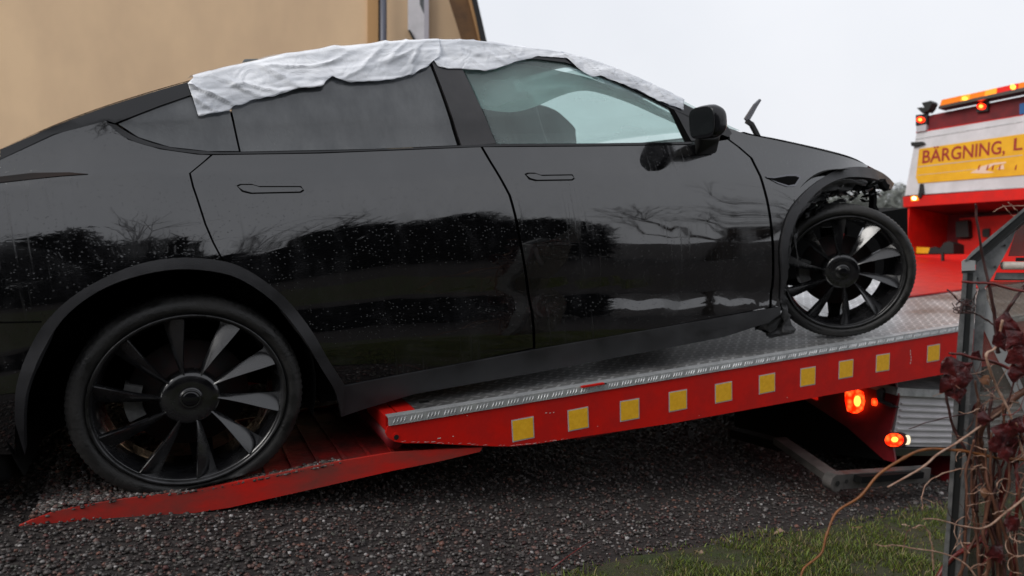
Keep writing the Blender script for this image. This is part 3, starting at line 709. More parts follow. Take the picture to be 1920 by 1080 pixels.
# --- wheels
def lathe(name, profile, m, parent, seg=96, fn=None, smooth=True, shift_=0):
    """profile: (radius, y) from outside to inside; axis = y"""
    V = []; Fc = []; n = len(profile)
    for k in range(seg):
        a = 2*math.pi*k/seg
        for i, (r, y) in enumerate(profile):
            rr, yy = (fn(a, i, r, y, k) if fn else (r, y))
            V.append((rr*math.cos(a), yy, rr*math.sin(a)))
    for k in range(seg):
        for i in range(n-1):
            a = k*n+i; b = ((k+1) % seg)*n+i; Fc.append((a, a+1, b+1, b))
    return mk(name, V, Fc, m, parent, smooth)
def make_wheel(mtx, flat=None, RT=.315):
    wh = bpy.data.objects.new('wheel', None); col.objects.link(wh); wh.parent = car; wh.matrix_local = mtx
    prof_t = [(.262, .030), (.270, .004), (.281, -.004), (.292, -.006), (RT-.014, .001), (RT-.006, .008), (RT, .022), (RT+.001, .05), (RT+.001, .085), (RT-.003, .09), (RT+.002, .095), (RT+.002, .125), (RT-.003, .13), (RT+.002, .135), (RT+.001, .19), (RT-.004, .215), (.29, .225), (.262, .21)]
    inv = mtx.to_3x3().inverted(); down = inv @ Vector((0, 0, -1))
    def fn(a, i, r, y, k):
        if 5 <= i <= 8 or 11 <= i <= 14:
            if k % 3 == 0: r -= .0028
        if flat is not None:
            zz = r*math.sin(a)
            if zz < -flat:
                lim = flat/abs(math.sin(a)); ex_ = r-lim
                if r > .262: r = max(lim, .262); y -= ex_*.7*(1 if i < 9 else -1)
        return r, y
    t = lathe('tyre', prof_t, rubber, wh, 288, fn)
    lathe('rim_lip', [(.255, .012), (.259, .000), (.2655, -.004), (.2685, .004), (.268, .02)], rim_edge, wh, 96)
    lathe('rim_barrel', [(.268, .01), (.257, .012), (.252, .03), (.243, .055), (.240, .11), (.232, .19), (.262, .21)], rim_m, wh, 96)
    lathe('brake_disc', [(.0, .105), (.07, .104), (.075, .115), (.168, .115), (.168, .14), (.06, .14)], disc_m, wh, 64)
    # calliper
    V = []; Fc = []
    for k in range(9):
        a = R(158+40*k/8)
        for (r, y) in ((.130, .095), (.178, .095), (.178, .16), (.130, .16)): V.append((r*math.cos(a), y, r*math.sin(a)))
    for k in range(8):
        for i in range(4): a = k*4+i; b = k*4+(i+1) % 4; Fc.append((a, b, b+4, a+4))
    Fc += [(0, 3, 2, 1), (32, 33, 34, 35)]
    mk('brake_calliper', V, Fc, calli_m, wh)
    mk('suspension_upright', *prism([(-.02, .16, -.24), (.04, .16, -.24), (.06, .16, .2), (-.05, .16, .2)], Vector((0, .05, 0))), inner_black, wh)
    # hub
    lathe('hub', [(.0, .022), (.022, .022), (.0265, .019), (.029, .022), (.031, .030), (.040, .027), (.070, .030), (.081, .036), (.085, .050), (.085, .09)], rim_m, wh, 64)
    lathe('hub_cap', [(.0, .018), (.018, .0185), (.024, .021), (.025, .027)], gloss_black, wh, 40)
    # spokes: one sharp proud edge, a blade twisted back from it and widening outwards
    for k in range(10):
        a0 = R(18+36*k); V = []; Fc = []; K = 12
        for i in range(K+1):
            t = i/K; r = .068+(.253-.068)*t
            ang = a0+R(7)*(1-t)**2-R(3)*t
            wA = .0075+.003*t; wB = .008+.050*max(0, t-.08)**1.05
            yA = .034-.022*t**.7-.004*math.sin(math.pi*t); yB = yA+.010+.030*t
            def pt(off, y): 
                return (r*math.cos(ang)+off*math.sin(ang), y, r*math.sin(ang)-off*math.cos(ang))
            sec = [(wA*.55, yA+.028), (wA*.45, yA+.0025), (wA*.2, yA-.0005), (-wA*.1, yA+.0015), (-wB*.5, yA+(yB-yA)*.42), (-wB, yB), (-wB*.96, yB+.022), (0, yA+.050)]
            for o_, y in sec: V.append(pt(o_, y))
        for i in range(K):
            for j in range(8): a = i*8+j; b = i*8+(j+1) % 8; Fc.append((a, b, b+8, a+8))
        Fc.append(tuple(range(8))); Fc.append(tuple(range(K*8, K*8+8))[::-1])
        s = mk('spoke', V, Fc, rim_m, wh, smooth=True)
        s.data.set_sharp_from_angle(angle=R(35))
    return wh
rim_edge = mat('worn rim edge', (.06, .06, .062), .25, metal=.6, col2=(.02, .02, .02), noise_amt=.7, noise_scale=10)
calli_m = mat('grey calliper', (.17, .17, .165), .5, col2=(.06, .06, .06), noise_amt=.8, noise_scale=20)
cr_ = loc_at(358, 751, -.004)
make_wheel(Matrix.Translation((cr_.x, -.004, cr_.z)) @ Matrix.Diagonal((1.085, 1, 1.015, 1)), flat=.272, RT=.319)
cf_ = loc_at(1580, 511, .01)
make_wheel(Matrix.Translation((cf_.x, .0, cf_.z)) @ Matrix.Rotation(R(-33), 4, 'Z') @ Matrix.Diagonal((1.03, 1, 1, 1)), flat=.316, RT=.317)
for xw in (cr_.x, cf_.x):
    make_wheel(Matrix.Translation((xw, WID, .31)) @ Matrix.Rotation(R(180), 4, 'Z'))

# --- door mirror
mc = loc_at(1330, 232, -.08)
def rshape(name, pts, r, m, parent):
    bm = bmesh.new()
    for p in pts: bm.verts.new(p)
    bmesh.ops.convex_hull(bm, input=bm.verts[:])
    bmesh.ops.delete(bm, geom=[v for v in bm.verts if not v.link_faces], context='VERTS')
    bmesh.ops.bevel(bm, geom=bm.edges[:], offset=r, segments=3, affect='EDGES', profile=.5)
    return from_bm(name, bm, m, parent, smooth=True)
def mp(px, py, y): q = loc_at(px, py, y); return tuple(q)
# housing traced at its near (-.17) and inner (.02) ends
def superell(name, c, r, m, parent, e=.55, nu=40, nv=24, cut=None, tilt=0):
    V = []; Fc = []
    sg = lambda v, p: math.copysign(abs(v)**p, v)
    rt = Matrix.Rotation(tilt, 3, 'Z')
    for j in range(nv+1):
        ph_ = -math.pi/2+math.pi*j/nv
        for i in range(nu):
            th = 2*math.pi*i/nu
            q_ = Vector((r[0]*sg(math.cos(ph_), e)*sg(math.cos(th), e), r[1]*sg(math.cos(ph_), e)*sg(math.sin(th), e), r[2]*sg(math.sin(ph_), e)))
            q_.x += .02*max(0, -q_.z)/r[2]*0; q_.z *= 1-.25*max(0, q_.x)/r[0]
            if cut: q_.x = max(q_.x, cut)
            V.append(rt @ q_+Vector(c))
    for j in range(nv):
        for i in range(nu): Fc.append((j*nu+i, j*nu+(i+1) % nu, (j+1)*nu+(i+1) % nu, (j+1)*nu+i))
    return mk(name, V, Fc, m, parent, smooth=True)
mcc = loc_at(1329, 229, -.075)
hs = superell('mirror_housing', mcc, (.046, .078, .068), mat('wet satin mirror shell', (.012, .012, .014), .18), car, e=.62, cut=-.036)
superell('mirror_glass', mcc+Vector((-.036, 0, 0)), (.004, .076, .062), gloss_black, hs, e=.5)
rshape('mirror_base', [mp(x, y, -.03) for x, y in [(1312, 250), (1352, 248), (1348, 264), (1318, 264)]]+[mp(x, y, .07) for x, y in [(1302, 262), (1350, 255), (1343, 288), (1304, 292)]], .006, black_p, car)

# --- wiper standing up, bonnet hinge and damaged front
def bladepx(name, pts, y, wd, th, m, parent=car):
    P3 = [Vector(mp(px, py, y)) for px, py in pts]; V = []; Fc = []
    for i, p in enumerate(P3):
        d = (P3[min(i+1, len(P3)-1)]-P3[max(i-1, 0)]).normalized(); s = Vector((d.z, 0, -d.x)); w_ = wd[i] if hasattr(wd, '__len__') else wd
        for a, b in ((-1, -1), (1, -1), (1, 1), (-1, 1)): V.append(p+s*a*w_/2+Vector((0, 1, 0))*b*th/2)
    for i in range(len(P3)-1):
        for j in range(4): a = i*4+j; b = i*4+(j+1) % 4; Fc.append((a, b, b+4, a+4))
    Fc += [(3, 2, 1, 0), tuple((len(P3)-1)*4+k for k in range(4))]
    return mk(name, V, Fc, m, parent)
wa = bladepx('wiper_arm', [(1424, 262), (1416, 246), (1409, 233), (1400, 227)], .45, .020, .02, black_p)
bladepx('wiper_blade', [(1399, 226), (1407, 213), (1416, 198), (1425, 187)], .45, [.028, .026, .022, .010], .012, steel_dark, wa)
# crash debris behind the front arch: torn liner strips, bracket, headlamp scraps
def strip(name, pts, y0, y1, m, jag=.01, wd=.03):
    P3 = [Vector(mp(px, py, y0+(y1-y0)*i/(len(pts)-1))) for i, (px, py) in enumerate(pts)]
    P3 = [Vector(q) for q in spline([tuple(p) for p in P3], 4)]
    V = []; Fc = []
    for i, p in enumerate(P3):
        w_ = wd*(1+random.uniform(-.3, .3)); d = (P3[min(i+1, len(P3)-1)]-P3[max(i-1, 0)]).normalized(); s = Vector((d.z, .3, -d.x)).normalized()
        for k in range(4):
            V.append(p+s*w_*(k/3-.5)+Vector((0, random.uniform(-jag, jag), 0)))
    for i in range(len(P3)-1):
        for k in range(3): a = i*4+k; Fc.append((a, a+1, a+5, a+4))
    o = mk(name, V, Fc, m, car, smooth=True)
    md = o.modifiers.new('t', 'SOLIDIFY'); md.thickness = .003; return o
torn = mat('torn plastic liner', (.02, .02, .021), .35, col2=(.06, .06, .062), noise_amt=.8, noise_scale=14, rough2=.6, bump=.4, bump_scale=30)
strip('torn_liner', [(1472, 440), (1484, 412), (1502, 388), (1530, 366), (1560, 352), (1600, 350)], .03, .10, torn, .015, .035)
strip('torn_liner', [(1468, 470), (1480, 430), (1500, 400), (1528, 378), (1562, 364), (1590, 362)], .05, .16, torn, .018, .030)
strip('torn_liner', [(1478, 420), (1492, 404), (1515, 376), (1545, 350), (1580, 340), (1625, 344)], .02, .06, torn, .01, .022)
strip('torn_liner', [(1488, 452), (1500, 425), (1520, 398), (1548, 382)], .10, .2, torn, .02, .04)
strip('torn_liner', [(1520, 372), (1560, 352), (1596, 345), (1632, 352)], .18, .26, inner_black, .02, .07)
strip('liner_edge', [(1484, 432), (1480, 470), (1474, 510), (1468, 545), (1464, 570)], .0, .015, torn, .006, .016)
strip('mud_flap', [(1440, 590), (1448, 602), (1460, 615), (1466, 630)], .06, .03, torn, .02, .11)
strip('mud_flap', [(1466, 540), (1470, 570), (1474, 600), (1474, 626)], .02, .01, torn, .014, .035)
strip('mud_flap', [(1420, 600), (1440, 608), (1456, 622)], .10, .06, inner_black, .02, .08)
for k in range(16):
    x = random.uniform(1496, 1640); y = 396-.30*(x-1496)+random.uniform(-10, 16); y = max(y, 345); a = random.uniform(-.9, .5); ln = random.uniform(12, 34)
    strip('torn_liner', [(x, y), (x+ln*.5*math.cos(a), y+ln*.5*math.sin(a)+random.uniform(-3, 3)), (x+ln*math.cos(a), y+ln*math.sin(a))], random.uniform(.06, .2), random.uniform(.06, .25), torn if k % 2 else inner_black, .016, random.uniform(.008, .028))
for k in range(5):
    x = 1520+k*24; V, Fc = tube([Vector(mp(*q_, random.uniform(.08, .2))) for q_ in spl([(x, 350-k), (x+8, 362+random.uniform(0, 8)), (x+22, 356+random.uniform(0, 10)), (x+34, 366+random.uniform(0, 12))], 4)], .0035, 5); mk('loose_cable', V, Fc, torn, car)
bladepx('front_bracket', [(1622, 350), (1634, 352), (1637, 372), (1636, 386), (1641, 396)], .12, .022, .03, inner_black)
bladepx('front_bracket', [(1652, 338), (1656, 348), (1662, 352)], .08, .028, .03, inner_black)
bladepx('bonnet_latch_beam', [(1560, 346), (1600, 340), (1650, 346)], .25, .05, .04, inner_black)
for (px, py, s_) in ((1578, 349, .012), (1606, 362, .010), (1637, 344, .014), (1585, 377, .010), (1543, 379, .007), (1598, 345, .008), (1649, 350, .011), (1575, 352, .006)):
    q = mp(px, py, .10); rbox('broken_clip', q, (s_*1.6, s_, s_), calli_m, car, s_*.25, rot=(random.uniform(0, 3), 'Y'))
# loose hanging wires / seal by the front arch
for pts in ([(1492, 385), (1490, 430), (1497, 500)], [(1500, 370), (1491, 410), (1488, 440), (1499, 492)]):
    V, Fc = tube([Vector(mp(x, y, -.01)) for x, y in spl(pts, 5)], .0018, 5); mk('hanging_wire', V, Fc, torn, car)

# --- interior
seat_m = mat('dark seat leather', (.02, .02, .022), .6); seat_l = mat('grey headlining', (.10, .11, .11), .9)
for y in (.50, WID-.50):
    s = rbox('front_seat', (1.75, y, .55), (.50, .50, .16), seat_m, car, .05)
    rbox('seat_back', (1.50, y, .90), (.14, .48, .64), seat_m, s, .05, rot=(R(-14), 'Y'))
    rbox('headrest', (1.40, y, 1.27), (.11, .28, .21), seat_m, s, .04, rot=(R(-14), 'Y'))
rb = rbox('rear_seat', (.42, WID/2, .60), (.5, 1.25, .2), seat_m, car, .05)
rbox('seat_back', (.16, WID/2, .92), (.16, 1.25, .6), seat_m, rb, .05, rot=(R(-20), 'Y'))
rbox('dashboard', (2.28, WID/2, .90), (.28, 1.40, .14), seat_m, car, .04)
bm = bmesh.new()
V = []; Fc = []
for k in range(32):
    a = 2*math.pi*k/32
    for j in range(8):
        b = 2*math.pi*j/8; r = .18+.016*math.cos(b); V.append(Vector((0.016*math.sin(b), r*math.cos(a), r*math.sin(a))))
for k in range(32):
    for j in range(8): Fc.append((k*8+j, k*8+(j+1) % 8, ((k+1) % 32)*8+(j+1) % 8, ((k+1) % 32)*8+j))
rm = Matrix.Rotation(R(-25), 3, 'Y'); bm.free()
sw = mk('steering_wheel', [rm @ v+Vector((2.02, WID-.50, .98)) for v in V], Fc, seat_m, car, smooth=True)
rbox('airbag_cover', (2.02, WID-.50, .98), (.05, .2, .12), seat_m, sw, .02)
# deflated curtain airbag hanging along the far and near window tops
def curtain(yb, x0, x1, dropf, m):
    V = []; Fc = []; nx, nz_ = 44, 10
    for i in range(nx+1):
        x = x0+(x1-x0)*i/nx; dr = dropf(i/nx)
        for j in range(nz_+1):
            t = j/nz_; z = Zr(x)-.05-dr*t
            V.append((x, yb(x, z)+.022*noise.noise(Vector((x*7, t*2.5, yb(0, 1)))), z))
    for i in range(nx):
        for j in range(nz_): a = i*(nz_+1)+j; Fc.append((a, a+1, a+nz_+2, a+nz_+1))
    o = mk('curtain_airbag', V, Fc, m, car, smooth=True); return o
curtain(lambda x, z: 1.02+.1*math.sin(x*9), 1.60, 2.12, lambda t: .10+.20*abs(math.sin(2.2*t*3.1))*(1-.4*t)+.05*abs(math.sin(23*t)), mat('grey airbag fabric', (.07, .075, .075), .8))
bag = glass_mat('thin airbag cloth', (.35, .5, .47), .8, (.55, .68, .64))
curtain(lambda x, z: WID-.34, 1.3, 2.7, lambda t: .05+.34*max(0, 1-abs(t-.42)/.20)+.12*(t < .62)*abs(math.sin(17*t)), seat_l)
curtain(lambda x, z: D(x, z)+.09, .9, 2.3, lambda t: .05+.16*max(0, math.cos(t*4.2-1.2))**2, bag)
rbox('headlining', (1.05, WID/2, Zr(1.2)-.035), (1.3, 1.1, .03), seat_l, car, .01)

# --- plastic sheeting taped over the roof edge: a thing of its own, lying on the car
lowpx = [(352, 158), (362, 186), (372, 218), (400, 214), (430, 209), (437, 199), (452, 198), (470, 190), (500, 184), (530, 177), (560, 168), (590, 166), (606, 163), (611, 154), (624, 144), (638, 153), (665, 155), (700, 154), (740, 150), (775, 140), (800, 127), (810, 118), (822, 126), (840, 130), (862, 130), (880, 132), (910, 134), (940, 127), (965, 117), (990, 111), (1012, 106), (1040, 108), (1064, 110), (1080, 124), (1098, 140), (1110, 145), (1128, 143), (1160, 156), (1200, 171), (1235, 190), (1262, 199), (1282, 207)]
film = empty('plastic_sheet', mtx=CARM)
def sheet(lo, name, a0, a1, off):
    V = []; Fc = []; K = 46
    L3 = [S(x, y, -off) for x, y in lo]
    arc = [0]
    for a, b in zip(L3, L3[1:]): arc.append(arc[-1]+(b-a).length)
    N = int(arc[-1]/.008); pts = []
    for i in range(N+1):
        s = arc[-1]*i/N; k = min(len(arc)-2, max(j for j in range(len(arc)-1) if arc[j] <= s)); t = (s-arc[k])/max(1e-6, arc[k+1]-arc[k])
        pts.append(L3[k].lerp(L3[k+1], min(t, 1)))
    for i, p in enumerate(pts):
        x0 = p.x
        for j in range(K+1):
            t = j/K
            if t < .55:
                u = t/.55; x = x0+.02*u; z = p.z+(Zr(x)+.002-p.z)*u; y = D(x, min(z, Zr(x))) 
            else:
                u = (t-.55)/.45; x = x0+.02; dr = D(x, Zr(x)); y = dr+u*.34; tt = min(y-dr, WID/2)/(WID-2*dr)
                z = Zr(x)+.05*(1-abs(2*tt-1)**2.4)+.004
            q = Vector((x*2.1+z*4+3, z*17-x*3, a0)); wv = noise.noise(q)*.6+noise.noise(q*2.3)*.35+noise.noise(q*5.1)*.18
            env = .35+.65*(1-abs(2*min(t/.55, 1)-1)) if t < .55 else .45
            w2 = noise.noise(Vector((x*4.1+a0, z*20+x*9*math.sin(x*2+a0), 1.7))); w3 = noise.noise(Vector((x*9+z*21, z*30-x*13, a0+4)))
            fold = off*.5+.002+(.75 if a0 < 4 else .42)*(.018*abs(wv) + .016*max(0, 1-abs(w2)*4.5)**2 + .006*abs(w3))*env
            nv = nrm(x, min(z, Zr(x))) if t < .55 else Vector((0, -.25, 1)).normalized()
            V.append(Vector((x, y, z))+nv*max(fold, .003)+Vector((0, 0, .005*noise.noise(Vector((x*30, 0, a0))) if j == 0 else 0)))
    for i in range(len(pts)-1):
        for j in range(K): a = i*(K+1)+j; Fc.append((a, a+K+1, a+K+2, a+1))
    o = mk(name, V, Fc, film_m, film, smooth=True)
    md = o.modifiers.new('t', 'SOLIDIFY'); md.thickness = .0006
    return o
s1 = [i for i, p in enumerate(lowpx) if p[0] == 810][0]; s2 = [i for i, p in enumerate(lowpx) if p[0] == 1064][0]
sheet(lowpx[:s1+1]+[(826, 108)], 'film_strip', 1.0, 0, .010)
sheet([(804, 104)]+lowpx[s1+1:s2+1]+[(1082, 112)], 'film_strip', 5.0, 0, .004)
sheet([(1052, 104)]+lowpx[s2:], 'film_strip', 9.0, 0, .008)
tag(film, 'torn wet white plastic sheeting taped along the roof edge of the black car', 'plastic sheet')

# ================================================================== the tow truck
lat_ = lat
E0 = P(725, 782, 2.576)
ed = vp(4100, 240); eh = (UP-ed*UP.dot(ed)).normalized(); el = eh.cross(ed)      # along, up, inboard
TR = empty('tow_truck', (E0.x+3.5*hd.x, E0.y+3.5*hd.y, -.75))
tag(TR, 'red recovery truck with tilted aluminium loading bed carrying the black car', 'tow truck')
def dk(s, l, h): return E0+ed*s+el*l+eh*h
def dpx(px, py, l=0.0):
    p = on_plane(px, py, E0+el*l, el)-E0; return p.dot(ed), p.dot(eh)
def t_prism(name, poly, vec, m, parent=TR, smooth=False):
    V, Fc = prism(poly, vec); return mk(name, V, Fc, m, parent, world=True)
def side_prism(name, px_poly, l0, l1, m, parent=TR, lpx=None):
    pts = []
    for p in px_poly:
        s, h = (p[1], p[2]) if p[0] == 'D' else dpx(p[0], p[1], l0 if lpx is None else lpx)
        pts.append(dk(s, l0, h))
    return t_prism(name, pts[::-1], el*(l1-l0), m, parent)
DW = 2.35
S_END = 5.62
# deck plate, trims and beams
s0, _ = dpx(770, 770); _, hb = dpx(1795, 696); 
V, Fc = box8(dk((s0+S_END)/2, DW/2, -.010), ed*(S_END-s0), el*(DW-.07), eh*.012)
mk('deck_plate', V, Fc, plate, TR, world=True)
st, ht = dpx(1600, 641); s_, hbm = dpx(1600, 659)
for far in (0, 1):
    lo = 0 if not far else DW
    sg = 1 if not far else -1
    # L-shaped tread-plate edging
    def q(s, l, h): return dk(s, lo+sg*l, h)
    z1 = -.031
    sec = [(-.006, z1), (-.006, .0), (.034, .0), (.034, -.004), (-.002, -.004), (-.002, z1)]
    poly = [q(.004, l, h) for l, h in sec]
    t_prism('edge_trim', poly, ed*(S_END-.004), alu_edge if False else alu, TR)
def bev_edge():
    # pressed bars on the face of the near edging
    V = []; Fc = []
    for k in range(int(5.4/.062)):
        for t in range(4):
            s = .02+k*.062+t*.0125
            a = dk(s, -.006, -.027); b = dk(s+.009, -.006, -.006)
            up_ = -el*.0022; n = len(V); w2 = ed*.0022
            V += [a-w2, a+w2, b+w2, b-w2, (a+b)/2-w2*.2+up_, (a+b)/2+w2*.2+up_]
            Fc += [(n, n+1, n+5, n+4), (n+1, n+2, n+5), (n+2, n+3, n+4, n+5), (n+3, n, n+4)]
    o = mk('edge_pattern', V, Fc, alu, TR, world=True); o['kind'] = 'stuff'
bev_edge()
near_px = [(727, 800), (723, 812), (727, 820), (740, 828), (757, 831), (800, 831), (860, 834), (930, 837), (960, 837), (1000, 833), (1270, 792), (1795, 697)]
pp = [dpx(*p) for p in near_px]
sE, hE = pp[-1]; pp = pp+[(S_END, hE+(hE-pp[-2][1])/(sE-pp[-2][0])*(S_END-sE)*.3), (S_END, -.033), (.02, -.033)]
t_prism('side_beam', [dk(s, .0, h) for s, h in pp][::-1], el*.012, red, TR)
t_prism('side_beam', [dk(s, DW, h) for s, h in pp], -el*.012, red, TR)
hmin = min(h for s, h in pp)
t_prism('beam_flange', [dk(.75, .012, hmin+.034), dk(.75, .07, hmin+.034), dk(S_END, .07, hE), dk(S_END, .012, hE)], eh*.008, red_dark, TR)
# chipped paint along the lower edge
V = []; Fc = []
for k in range(46):
    t = random.random(); 
    x = 735+t*330; i = max(j for j in range(len(near_px)-1) if near_px[j][0] <= x); a, b = near_px[i], near_px[i+1]
    y = a[1]+(b[1]-a[1])*(x-a[0])/max(1, b[0]-a[0])-random.uniform(.5, 2.2)
    s, h = dpx(x, y); ln = random.uniform(.003, .022); th_ = random.uniform(.0008, .002); n = len(V)
    V += [dk(s, -.0008, h), dk(s+ln, -.0008, h+random.uniform(-.001, .001)), dk(s+ln*.7, -.0008, h+th_), dk(s+ln*.2, -.0008, h+th_)]; Fc.append((n, n+1, n+2, n+3))
for (x, y, ln) in ((1022, 775, .008), (1030, 775, .006), (1037, 774, .005), (848, 819, .006), (875, 780, .003), (1475, 746, .006), (820, 823, .014), (1310, 780, .003), (1120, 800, .003)):
    s, h = dpx(x, y); n = len(V); V += [dk(s, -.0008, h), dk(s+ln, -.0008, h), dk(s+ln, -.0008, h+.003), dk(s, -.0008, h+.003)]; Fc.append((n, n+1, n+2, n+3))
for (x, y0, y1) in ((1707, 656, 684),):
    for k in range(5):
        y = y0+(y1-y0)*k/5; s, h = dpx(x+random.uniform(-1, 1), y); n = len(V); V += [dk(s, -.0008, h), dk(s+.004, -.0008, h), dk(s+.004, -.0008, h-.011), dk(s, -.0008, h-.011)]; Fc.append((n+3, n+2, n+1, n))
chip_m = mat('bare chipped metal', (.55, .5, .48), .5)
o = mk('paint_chip', V, [f for f in Fc], chip_m, TR, world=True); o['kind'] = 'stuff'
# pin hole at the end of the beam and hinge lugs
def disc_on(name, px, py, r, m, l=-.001, th=.01, parent=TR, seg=20):
    s, h = dpx(px, py); pts = [dk(s+r*math.cos(2*math.pi*k/seg), l, h+r*math.sin(2*math.pi*k/seg)) for k in range(seg)]
    return t_prism(name, pts[::-1], -el*th, m, parent)
disc_on('hinge_pin', 742, 818, .0125, red, l=.0, th=.0015)
disc_on('pin_hole', 743, 819.5, .009, black_p, l=-.0016, th=.0005)
for s_a, s_b, l_a, l_b in ((.0, .045, .02, .30), (.05, .115, .02, .30)):
    V, Fc = box8(dk((s_a+s_b)/2, (l_a+l_b)/2+.0, -.03), ed*(s_b-s_a), el*(l_b-l_a), eh*.055); mk('hinge_lug', V, Fc, red, TR, world=True)
V, Fc = tube([dk(.03, .02, -.09), dk(.03, DW-.02, -.09)], .035, 14); mk('hinge_tube', V, Fc, red_dark, TR, world=True, smooth=True)
# yellow reflectors with pale borders
sq = [(980.5, 804.5), (1084, 785.5), (1180.5, 768.5), (1271, 751), (1356.5, 735.5), (1438, 719), (1514.5, 706), (1586, 692), (1655, 680), (1750, 662)]
sa, ha = dpx(957, 786); sb, hb_ = dpx(1000, 780); sc_, hc_ = dpx(1003, 822)
hw = (sb-sa)/2; hh = (hb_-hc_)/2
for k, (x, y) in enumerate(sq):
    s, h = dpx(x, y); tl = random.uniform(-.02, .02)
    def rc(w_, h_, l): return [dk(s+i*w_+j*h_*tl, l, h+j*h_-i*w_*tl) for i, j in ((-1, -1), (1, -1), (1, 1), (-1, 1))]
    kk = .97
    rf = t_prism('reflector', rc((hw-.0045)*kk, (hh-.0045)*kk, -.0002), -el*.0022, yellow_r, TR)
    t_prism('reflector_border', rc(hw*kk, hh*kk, -.0001), -el*.0012, grey_b, rf)
# thin red panel on the deck beside the wheel
sp0 = dpx(1600, 640)[0]
def deck_s(px, l):
    lo, hi = .5, S_END
    for _ in range(40):
        m_ = (lo+hi)/2; p = dk(m_, l, 0); x_ = 960+F*p.x/(p.y*CP-(p.z-CH)*SP)
        if x_ < px: lo = m_
        else: hi = m_
    return lo
V, Fc = prism([dk(deck_s(1702, .74), .74, 0), dk(S_END, .74, 0), dk(S_END, DW-.15, 0), dk(deck_s(1700, DW-.15), DW-.15, 0)], eh*.008)
mk('red_deck_panel', V, Fc, red, TR, world=True)
# lashing slots in the deck
for (x, y) in ((795, 752), (1128, 718)):
    p = on_plane(x, y, E0, eh); s = (p-E0).dot(ed); l = (p-E0).dot(el)
    V, Fc = box8(dk(s, l, -.0035), ed*.035, el*.02, eh*.004); mk('lashing_slot', V, Fc, black_p, TR, world=True)
p = on_plane(1110, 721, E0, eh); s = (p-E0).dot(ed); l = (p-E0).dot(el)
V, Fc = box8(dk(s, l-.005, -.001), ed*.10, el*.012, eh*.006); mk('red_marker_bar', V, Fc, red, TR, world=True)
# cross members under the deck
for s in (.3, .9, 1.5, 2.1, 2.7, 3.3, 3.9, 4.5, 5.1):
    V, Fc = box8(dk(s, DW/2, -.07), ed*.06, el*(DW-.03), eh*.08); mk('cross_member', V, Fc, inner_black, TR, world=True)
# --- ramps
RL = .012
def rpx(px, py): 
    return dpx(px, py, RL)
rtop = [(28, 990), (60, 975), (100, 960), (170, 945), (250, 933), (350, 922), (450, 903), (560, 881), (640, 865), (735, 849), (850, 842), (905, 839)]
rbot = [(900, 847), (820, 866), (735, 883), (600, 914), (430, 952), (330, 967), (200, 980), (90, 987)]
def ramp(l0, wdt, name='loading_ramp'):
    top = [rpx(*p) for p in rtop]; bot = [rpx(*p) for p in rbot]
    o = t_prism(name, [dk(s, l0, h) for s, h in top+bot][::-1], el*.012, red_side, TR)
    t_prism('ramp_side', [dk(s, l0+wdt, h) for s, h in top+bot], -el*.012, red_side, o)
    V = []; Fc = []
    T = top
    for i, (s, h) in enumerate(T):
        for l in (l0+.010, l0+wdt-.010): V.append(dk(s, l, h-.010))
    for i in range(len(T)-1): Fc.append((2*i, 2*i+2, 2*i+3, 2*i+1))
    pl = mk('ramp_plate', V, Fc, red_worn, o, world=True)
    # grip cleats
    n = 0
    s_a, s_b = top[3][0], top[-2][0]
    ts = [t[0] for t in T]; hs_ = [t[1] for t in T]
    k = s_a
    while k < s_b:
        h = float(np.interp(k, ts, hs_)); sl = (float(np.interp(k+.02, ts, hs_))-h)/.02
        V, Fc = box8(dk(k, l0+wdt/2, h-.006), (ed+eh*sl)*.012, el*(wdt-.04), eh*.008); mk('cleat', V, Fc, red_worn, o, world=True); k += .085
    return o
ramp(RL, .72); ramp(DW-.012-.72, .72)
# stones lying along the ramp
pos = []; rad = []
T = [rpx(*p) for p in rtop]; ts = [t[0] for t in T]; hs_ = [t[1] for t in T]
for _ in range(11000):
    s = rng.uniform(T[1][0], T[8][0]); l = RL+.008+abs(rng.normal(0, .13)) if rng.random() < .6 else RL+rng.uniform(.0, .7)
    u = (s-T[1][0])/(T[8][0]-T[1][0])
    if rng.random() < (u-.12)*2.4 and l > RL+.06: continue
    if u > .5 and (l > RL+.05 or rng.random() < .3): continue
    if u > .2 and l > RL+.06 and rng.random() < .25: continue
    if u > .42: l = RL+.004+abs(rng.normal(0, .02))
    h = float(np.interp(s, ts, hs_)); r = rng.uniform(.0045, .009)
    p = dk(s, l, h-.006+(rng.uniform(0, .02)*(1-u)**2 if u < .5 else 0)); pos.append(tuple(p)); rad.append(r)
stones('ramp_gravel', pos, rad, 'loose wet pebbles scattered on the red loading ramp by the rear wheel', bright=1.35, seed=9)

